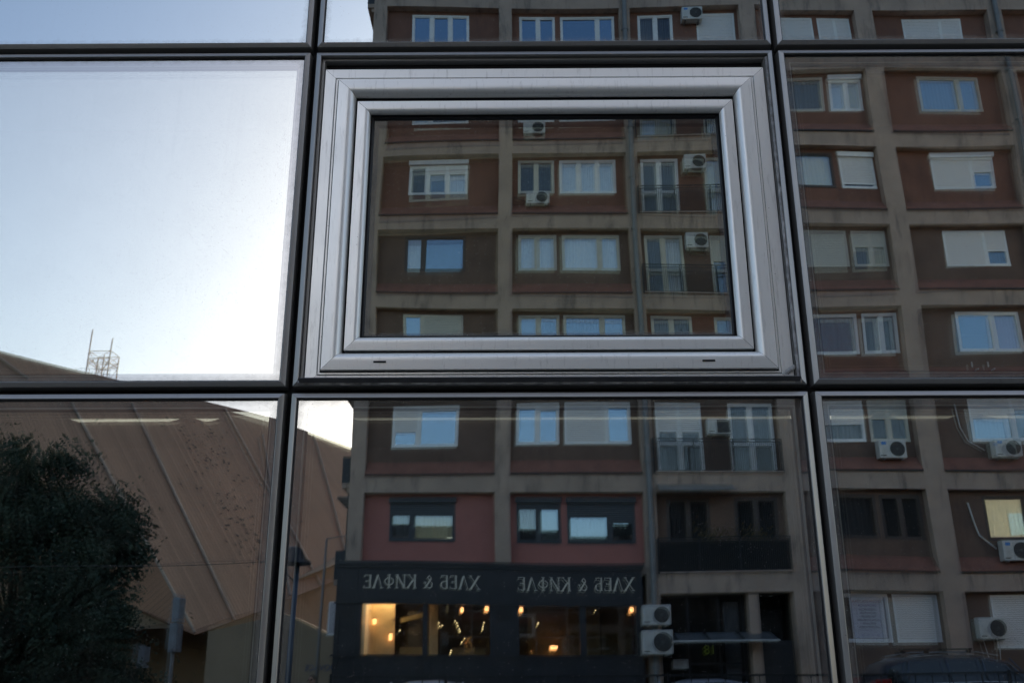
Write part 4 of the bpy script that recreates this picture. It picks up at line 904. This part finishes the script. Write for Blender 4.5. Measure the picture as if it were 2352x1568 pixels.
# ------------------------------------------------------------------ dark tree at the left
def tree(base, crown_c, radii, nclump, nleaf, seed, label, leafsize=.11):
    rnd = random.Random(seed); bx, by, bz = base
    r = empty('broadleaf_tree', base, label, 'tree'); cc = Vector(crown_c)
    mb = MB(); top = cc+Vector((0, 0, radii[2]*.5))
    mb.tube([(bx, by, bz), (bx+.05, by, bz+1.2), (bx-.05, by+.05, cc.z-radii[2]*.4), top], [.20, .16, .12, .04], 10)
    tips = []; lobes = [((-.1, 0, .0), .66), ((-.45, 0, .45), .5), ((.42, 0, .12), .42), ((.52, .2, -.12), .34), ((.3, -.2, -.42), .48), ((-.5, .2, -.3), .5), ((.12, .1, .52), .34), ((.52, -.1, -.55), .36), ((-.2, .3, -.7), .5), ((.55, 0, .26), .22), ((-.6, 0, .75), .3), ((.30, 0, -.8), .42), ((-.35, 0, -.1), .55), ((-.75, .1, .1), .45)]
    for k in range(nclump):
        while True:
            d = Vector((rnd.uniform(-1, 1), rnd.uniform(-1, 1), rnd.uniform(-1, 1)))
            if .1 < d.length < 1: break
        lc, lr = lobes[k % len(lobes)]
        p = cc+Vector(((lc[0]+d.x*lr)*radii[0], (lc[1]+d.y*lr)*radii[1], (lc[2]+d.z*lr)*radii[2])); tips.append(p)
        s = Vector((bx, by, cc.z-radii[2]*rnd.uniform(.2, .8))); mid = (s+p)/2+Vector((rnd.uniform(-.2, .2), rnd.uniform(-.2, .2), .2))
        if k % 3 == 0: mb.tube([s, mid, p], [.05, .03, .01], 5)
    mb.build('trunk', surf('bark', (.07, .055, .04), .9), r, smooth=True)
    vs = []; fs = []
    for p in tips:
        cr = rnd.uniform(.35, .75); ax = Vector((rnd.uniform(-1, 1), rnd.uniform(-1, 1), rnd.uniform(-.3, .5))).normalized()
        for _ in range(nleaf):
            g = Vector((rnd.gauss(0, 1), rnd.gauss(0, 1), rnd.gauss(0, 1)))*.33*cr + ax*rnd.uniform(-.5, .8)*cr
            c = p+g; a = Vector((rnd.uniform(-1, 1), rnd.uniform(-1, 1), rnd.uniform(-1, 1))).normalized(); b = a.cross(Vector((rnd.uniform(-1, 1), rnd.uniform(-1, 1), rnd.uniform(-1, 1)))).normalized()
            L = leafsize*rnd.uniform(.6, 1.4); k = len(vs)
            vs += [c-a*L*.5, c+b*L*.26, c+a*L*.5, c-b*L*.26]; fs.append((k, k+1, k+2, k+3))
    mb = MB(); mb.add(vs, fs)
    m, n, l, b, out = nodes('dark_leaves')
    gi = N(n, 'ShaderNodeTexCoord'); nz = N(n, 'ShaderNodeTexNoise', Scale=2.2, Detail=3.); l.new(gi.outputs['Object'], nz.inputs['Vector'])
    cr_ = N(n, 'ShaderNodeValToRGB'); cr_.color_ramp.elements[0].position = .35; cr_.color_ramp.elements[0].color = (.03, .046, .036, 1); cr_.color_ramp.elements[1].position = .65; cr_.color_ramp.elements[1].color = (.08, .105, .07, 1)
    l.new(nz.outputs[0], cr_.inputs[0]); l.new(cr_.outputs[0], b.inputs['Base Color']); b.inputs['Roughness'].default_value = .9; b.inputs['Specular IOR Level'].default_value = .1
    mb.build('crown', m, r); keep(r); return r
tree((-10.4, -17.0, -.5), (-10.45, -17.0, 2.9), (3.1, 2.6, 3.4), 360, 300, 3, 'dark leafy tree at the lower left, in front of the brown building')

# ------------------------------------------------------------------ street furniture
sp = empty('street_lamp', (-3.75, -13.3, 0), 'grey lamp post with a dark domed head, cut by the panel joint', 'street lamp')
mb = MB(); mb.tube([(-3.74, -13.3, 0), (-3.74, -13.3, 3.02)], [.05, .042], 12); mb.tube([(-3.74, -13.3, 0), (-3.74, -13.3, .5)], .075, 12); mb.build('post', surf('blue_grey_post', (.13, .16, .21), .5), sp, smooth=True)
mb = MB(); mb.lathe([(.001, .29), (.07, .285), (.13, .25), (.17, .17), (.20, .10), (.29, .04), (.31, .0), (.30, -.02), (.001, -.02)], (-3.82, -13.3, 3.03), 'Z', 28); mb.build('lamp_head', plain('black_lamp_hood', (.02, .022, .026), .35), sp, auto=50)
mb = MB(); mb.tube([(-3.95, -13.3, 3.0), (-3.90, -13.3, 2.85), (-3.78, -13.3, 2.74)], .012, 6); mb.build('bracket', M_rail, sp); keep(sp)
th = empty('lamp_column', (-7.6, -35, -.6), 'tall thin grey lamp column with short arm in front of the cladding', 'street lamp')
mb = MB(); mb.tube([(-7.62, -35, -.6), (-7.62, -35, 2.0), (-7.62, -35, 5.9)], [.07, .06, .04], 8); mb.build('post', M_pipe, th, smooth=True)
mb = MB(); mb.tube([(-7.62, -35, 5.88), (-7.2, -35, 5.95), (-6.8, -35, 6.0)], .022, 6); mb.build('arm', M_pipe, th); keep(th)
pb = empty('sign_post', (-6.33, -15, 0), 'grey post carrying a tall narrow sign box seen edge on, right of the tree', 'sign')
mb = MB(); mb.tube([(-6.31, -15, -.5), (-6.33, -15, 2.62)], .036, 10); mb.build('post', M_pipe, pb, smooth=True)
mb = MB(); mb.box(-6.40, -6.25, -15.25, -14.92, 1.62, 2.14); mb.box(-6.38, -6.24, -15.25, -14.92, 2.16, 2.60); mb.build('sign_box', surf('weathered_grey_sheet', (.22, .23, .25), .6, vary=.15, scale=6, grime=.3), pb, bevel=.008); keep(pb)
ws = empty('traffic_sign', (-8.37, -19, -.5), 'small white rectangular plate on a thin post low beside the tree', 'sign')
mb = MB(); mb.tube([(-8.37, -19, -.5), (-8.37, -19, 1.75)], .025, 8); mb.build('post', M_pipe, ws)
mb = MB(); mb.box(-8.50, -8.24, -18.97, -18.955, 1.28, 1.76); mb.build('plate', plain('sign_white_back', (.50, .51, .54), .5), ws, bevel=.003); keep(ws)
mb = MB(); mb.tube([(-12, -13.2, 2.93), (-9, -13.2, 2.95), (-6.02, -13.1, 3.01), (-4.2, -13.2, 3.10), (-3.8, -13.3, 3.18)], .008, 5); tag(mb.build('overhead_cable', M_rail), 'thin black cable strung from the tree to the domed lamp', 'cable')

# ------------------------------------------------------------------ cars
def car(loc, L, H, Wd, paint, label, group, suv=False, flip=1):
    r = empty('parked_car', loc, label, 'car', group)
    mp = surf('car_paint_%s' % label[:12].replace(' ', '_'), paint, .28, .4, vary=.04, scale=1, coat=.8)
    gl = plain('car_window_glass', (.012, .013, .015), .08, spec=.8)
    # side outline stations along x: (x, z_bottom, z_belt, z_roof, half width belt, half width roof)
    k = H
    if suv: st = [(-.5, .42, .50, .52, .40), (-.485, .30, .62, .62, .44), (-.46, .25, .66, .70, .46), (-.415, .22, .67, .90, .47), (-.34, .2, .675, .965, .475), (-.15, .19, .68, 1.0, .48), (.02, .19, .68, .99, .48), (.14, .19, .67, .93, .48), (.24, .19, .655, .72, .478), (.33, .2, .62, .63, .47), (.43, .22, .56, .565, .45), (.48, .26, .46, .465, .41), (.5, .32, .40, .41, .37)]
    else: st = [(-.5, .35, .50, .505, .38), (-.49, .28, .60, .605, .43), (-.46, .22, .66, .665, .46), (-.37, .2, .68, .69, .47), (-.26, .18, .68, .90, .475), (-.14, .17, .675, .985, .48), (0, .17, .67, 1.0, .48), (.10, .17, .66, .96, .48), (.22, .17, .65, .70, .475), (.32, .19, .60, .605, .465), (.43, .22, .54, .545, .44), (.48, .26, .46, .465, .40), (.5, .32, .40, .41, .36)]
    def rings(expand=0., zlo=None):
        out = []
        for x, zb, zm, zr, hw in st:
            x = x*L*flip; hw = hw*Wd; rw = hw*(.76 if zr-zm > .05 else .96); zb, zm, zr = zb*k, zm*k, zr*k
            pts = [(hw*.85, zb), (hw*.98, zb+.08*k), (hw, (zb+zm)/2), (hw*.985, zm-.03*k), (hw*.95, zm)]
            n1 = 4
            for t in range(1, n1+1):
                u = t/n1; pts.append((hw*.95+(rw-hw*.95)*u, zm+(zr-.035*k*min(1, (zr-zm)/.2)-zm)*u))
            pts += [(rw*.86, zr-.008*k), (rw*.45, zr), (0, zr)]
            out.append([(x, p, q) for p, q in pts])
        return out
    rg = rings(); n = len(rg[0]); bm_, gm = MB(), MB()
    for i in range(len(rg)-1):
        for s in (1, -1):
            for j in range(n-1):
                quad = [Vector((a[0], a[1]*s, a[2])) for a in (rg[i][j], rg[i+1][j], rg[i+1][j+1], rg[i][j+1])]
                tall = st[i][3]-st[i][2] > .05 or st[i+1][3]-st[i+1][2] > .05
                isglass = tall and 4 <= j <= 7
                if isglass and any(abs(st[i][0]-q) < .03 for q in ((-.15, .0) if suv else (-.14,))) and j < 8 and False: isglass = False
                (gm if isglass else bm_).add(quad, [(0, 1, 2, 3)])
    for i in (0, len(rg)-1):
        ring = [Vector(p) for p in rg[i]]+[Vector((p[0], -p[1], p[2])) for p in rg[i][::-1][1:]]
        bm_.add(ring, [tuple(range(len(ring)))])
    o = bm_.build('body', mp, r); 
    bmx = bmesh.new(); bmx.from_mesh(o.data); bmesh.ops.remove_doubles(bmx, verts=bmx.verts, dist=.001); bmesh.ops.recalc_face_normals(bmx, faces=bmx.faces); bmx.to_mesh(o.data); bmx.free()
    for p in o.data.polygons: p.use_smooth = True
    g = gm.build('windows', gl, r)
    bmx = bmesh.new(); bmx.from_mesh(g.data); bmesh.ops.remove_doubles(bmx, verts=bmx.verts, dist=.001); bmx.to_mesh(g.data); bmx.free()
    for p in g.data.polygons: p.use_smooth = True
    # pillars and window line
    for s in (1, -1):
        for f0, f1 in (((-.36, -.33), (-.15, -.16), (.02, .01), (.235, .145)) if suv else ((-.33, -.25), (-.08, -.09), (.215, .105))):
            mb = MB(); hw = .48*Wd; mb.tube([(f0*L*flip, s*hw*.965, .67*k), ((f0+f1)/2*L*flip, s*hw*.875, .80*k), (f1*L*flip, s*hw*.79, .955*k)], .025, 6); mb.build('pillar', mp, r, smooth=True)
        mb = MB(); mb.tube([(-.36*L*flip, s*.475*Wd*.97, .672*k), (0, s*.48*Wd*.97, .684*k), (.24*L*flip, s*.478*Wd*.97, .665*k)], .012, 6); mb.build('window_trim', M_alu, r, smooth=True)
        for wx in (-.30, .31):
            c = (wx*L*flip, s*(.47*Wd-.09), .32)
            mb = MB(); mb.lathe([(.20, -.10), (.30, -.10), (.32, -.07), (.32, .07), (.30, .10), (.20, .10)], c, 'Y', 24); w_ = mb.build('wheel', M_rub, r, auto=40)
            mb = MB(); mb.lathe([(.001, s*.085), (.05, s*.09), (.19, s*.07), (.20, s*.10), (.205, s*.06)], c, 'Y', 20); mb.build('rim', M_alu, w_, auto=40)
        mb = MB(); mb.box(-.497*L*flip, -.43*L*flip, s*.40*Wd, s*.463*Wd, (.60 if suv else .52)*k, (.735 if suv else .60)*k); mb.build('tail_light', plain('red_tail_lamp', (.28, .012, .01), .25), r, bevel=.02)
        mb = MB(); mb.box(.44*L*flip, .49*L*flip, s*.30*Wd, s*.43*Wd, .45*k, .53*k); mb.build('headlight', plain('clear_lamp', (.6, .62, .65), .1), r, bevel=.02)
        mb = MB(); mb.lathe([(.001, -.06), (.07, -.05), (.09, 0), (.06, .05), (.001, .06)], (.2*L*flip, s*.52*Wd, .70*k), 'X', 10); mb.build('wing_mirror', mp, r, smooth=True)
    if suv:
        for s in (1, -1):
            mb = MB(); mb.tube([(-.33*L*flip, s*.345*Wd, .985*k), (-.2*L*flip, s*.345*Wd, 1.03*k), (.0, s*.345*Wd, 1.03*k), (.1*L*flip, s*.345*Wd, .985*k)], .018, 6); mb.build('roof_rail', M_alu2, r, smooth=True)
        for x in (-.24, -.04):
            mb = MB(); mb.box(x*L*flip-.035, x*L*flip+.035, -.41*Wd, .41*Wd, 1.055*k, 1.075*k); mb.box(x*L*flip-.05, x*L*flip+.05, -.36*Wd, -.33*Wd, 1.02*k, 1.056*k); mb.box(x*L*flip-.05, x*L*flip+.05, .33*Wd, .36*Wd, 1.02*k, 1.056*k); mb.build('roof_bar', M_rail, r)
    mb = MB(); mb.tube([(-.30*L*flip, 0, .97*k), (-.34*L*flip, 0, 1.12*k)], .004, 4); mb.build('aerial', M_rail, r)
    return r
GRP = 'cars parked beyond the railing'
car((-1.7, -18.2, -.5), 4.3, 1.56, 1.78, (.68, .70, .74), 'white car roof just showing at the bottom edge below the left shop windows', GRP)
car((4.25, -18.2, -.5), 4.4, 1.56, 1.78, (.32, .37, .46), 'silver blue car roof just showing at the bottom edge by the entrance', GRP)
car((10.0, -19.3, -.30), 4.7, 1.80, 1.90, (.03, .045, .08), 'dark blue estate car with roof bars and a red tail light', GRP, suv=True)

# ------------------------------------------------------------------ person at the bottom edge
def person(loc, rot):
    o0 = empty('person', loc, 'person in a dark jacket and sunglasses, head and shoulders at the bottom edge', 'person'); o0.rotation_euler = (0, 0, rot)
    J = {'pel': (0, 0, .95, .15, .12), 'waist': (0, 0, 1.10, .145, .11), 'chest': (0, -.01, 1.33, .17, .12), 'neckb': (0, 0, 1.47, .075, .07), 'neck': (0, .01, 1.53, .058, .058)}
    def limb(s): return {'sh%d' % s: (s*.175, 0, 1.43, .068, .065), 'el%d' % s: (s*.235, -.02, 1.14, .048, .048), 'wr%d' % s: (s*.25, .05, .88, .032, .032),
                         'hip%d' % s: (s*.09, 0, .90, .095, .1), 'kn%d' % s: (s*.10, .02, .49, .062, .065), 'an%d' % s: (s*.105, -.02, .09, .042, .045), 'toe%d' % s: (s*.12, .15, .04, .035, .03)}
    for s in (1, -1): J.update(limb(s))
    E = [('pel', 'waist'), ('waist', 'chest'), ('chest', 'neckb'), ('neckb', 'neck')]
    for s in (1, -1): E += [('chest', 'sh%d' % s), ('sh%d' % s, 'el%d' % s), ('el%d' % s, 'wr%d' % s), ('pel', 'hip%d' % s), ('hip%d' % s, 'kn%d' % s), ('kn%d' % s, 'an%d' % s), ('an%d' % s, 'toe%d' % s)]
    ks = list(J); me = bpy.data.meshes.new('body'); me.from_pydata([J[k][:3] for k in ks], [(ks.index(a), ks.index(b)) for a, b in E], [])
    o = bpy.data.objects.new('body', me); COL.objects.link(o); o.parent = o0
    sk = o.modifiers.new('skin', 'SKIN'); 
    for i, k in enumerate(ks): me.skin_vertices[0].data[i].radius = J[k][3:]
    me.skin_vertices[0].data[0].use_root = True
    ss = o.modifiers.new('sub', 'SUBSURF'); ss.levels = 2; ss.render_levels = 2; me.materials.append(surf('dark_jacket', (.03, .028, .03), .9))
    skin = plain('skin', (.42, .24, .17), .6)
    mb = MB(); prof = []
    for k in range(13):
        a = -math.pi/2+math.pi*k/12; prof.append((max(.001, .078*math.cos(a)*(1.0 if a > -.3 else .9)), .118*math.sin(a)))
    mb.lathe(prof, (0, .02, 1.66), 'Z', 20); h = mb.build('head', skin, o0, smooth=True)
    for v in h.data.vertices: v.co.y = .02+(v.co.y-.02)*1.18
    mb = MB(); mb.prism([(-.013, .105, 1.625), (.013, .105, 1.625), (.006, .10, 1.68), (-.006, .10, 1.68)], (0, .022, -.004)); mb.build('nose', skin, h)
    mb = MB(); mb.box(-.025, .025, .098, .106, 1.588, 1.597); mb.build('mouth', plain('lips', (.30, .12, .10), .6), h)
    for s in (1, -1):
        mb = MB(); mb.lathe([(.001, -.01), (.018, -.008), (.022, .004), (.001, .01)], (s*.08, .015, 1.655), 'X', 10); mb.build('ear', skin, h, smooth=True)
        mb = MB(); mb.lathe([(.001, .112), (.024, .110), (.026, .10)], (s*.03, 0, 1.675), 'Y', 14); mb.build('sunglasses_lens', plain('dark_lens', (.01, .01, .012), .1), h)
        for f in range(5):
            x = s*(.25+.0) + (f-2)*.013*(1 if f < 4 else 1.6); L = (.06, .07, .075, .065, .045)[f]
            mb = MB(); mb.tube([(x, .06, .82), (x, .07, .82-L*.5), (x, .055, .82-L)], [.009, .008, .006], 6); mb.build('finger', skin, o0, smooth=True)
        mb = MB(); mb.box(s*.25-.033, s*.25+.033, .045, .075, .80, .875); mb.build('palm', skin, o0, bevel=.01)
    mb = MB(); mb.lathe([(.082, -.02), (.09, .02), (.085, .07), (.06, .11), (.001, .13)], (0, .0, 1.665), 'Z', 20); hr = mb.build('hair', plain('brown_hair', (.10, .07, .04), .8), o0, smooth=True)
    for v in hr.data.vertices: v.co.y = (v.co.y)*1.2-.012
    mb = MB(); mb.prism([(-.05, .115, 1.46), (.05, .115, 1.46), (0, .125, 1.30)], (0, .01, 0)); mb.build('shirt', plain('lilac_shirt', (.35, .30, .42), .8), o0)
person((-4.92, -21.0, -.68), R_(20))

# plants on the dark balcony
rnd = random.Random(9)
for k, (x, lb) in enumerate([(5.7, 'left dry brown shrub on the dark first floor balcony'), (7.0, 'right thin brown shrub on the dark first floor balcony')]):
    z = T(1)-RH+.05; r = empty('balcony_plant', (x, F-.12, z), lb, 'plant', 'plants on the dark balcony')
    mb = MB(); mb.lathe([(.001, 0), (.09, 0), (.12, .2), (.001, .19)], (x, F-.14, z), 'Z', 14); mb.build('pot', surf('clay_pot', (.20, .09, .05), .9), r, smooth=True)
    mb = MB()
    for j in range(420):
        p = Vector((x+rnd.gauss(0, .32), F-.12+rnd.gauss(0, .04), z+.75+rnd.gauss(0, .3))); a = Vector((rnd.uniform(-1, 1), rnd.uniform(-1, 1), rnd.uniform(-1, 1))).normalized()*.05; b = a.cross(Vector((0, 1, .3))).normalized()*.018
        mb.add([p-a, p+b, p+a, p-b], [(0, 1, 2, 3)])
    for j in range(8): mb.tube([(x, F-.14, z+.18), (x+rnd.gauss(0, .15), F-.13, z+.6), (x+rnd.gauss(0, .35), F-.12, z+1.1)], .008, 4)
    mb.build('foliage', plain('dry_leaves', (.10, .075, .03), .9), r); keep(r)

# ------------------------------------------------------------------ sunlit block on the glass side of the street, seen only in single window panes
ob = empty('opposite_building', (40, 14, -.5), 'cream and red block standing beside the glass building, seen only in single window panes', 'building')
mb = MB(); mb.box(27, 60, 9, 22, -.7, 12); mb.build('wall', surf('cream_render', (.72, .60, .40), .9, vary=.1, scale=1), ob)
for j in range(3):
    mb = MB(); mb.box(27.3, 59.7, 8.93, 8.998, 2.2+j*2.9, 3.0+j*2.9); mb.build('red_band', M_pink, ob)
    for i in range(8):
        mb = MB(); mb.box(28+i*4, 29.8+i*4, 8.94, 8.999, 3.1+j*2.9, 4.5+j*2.9); mb.build('window', M_paneb, ob)
keep(ob)
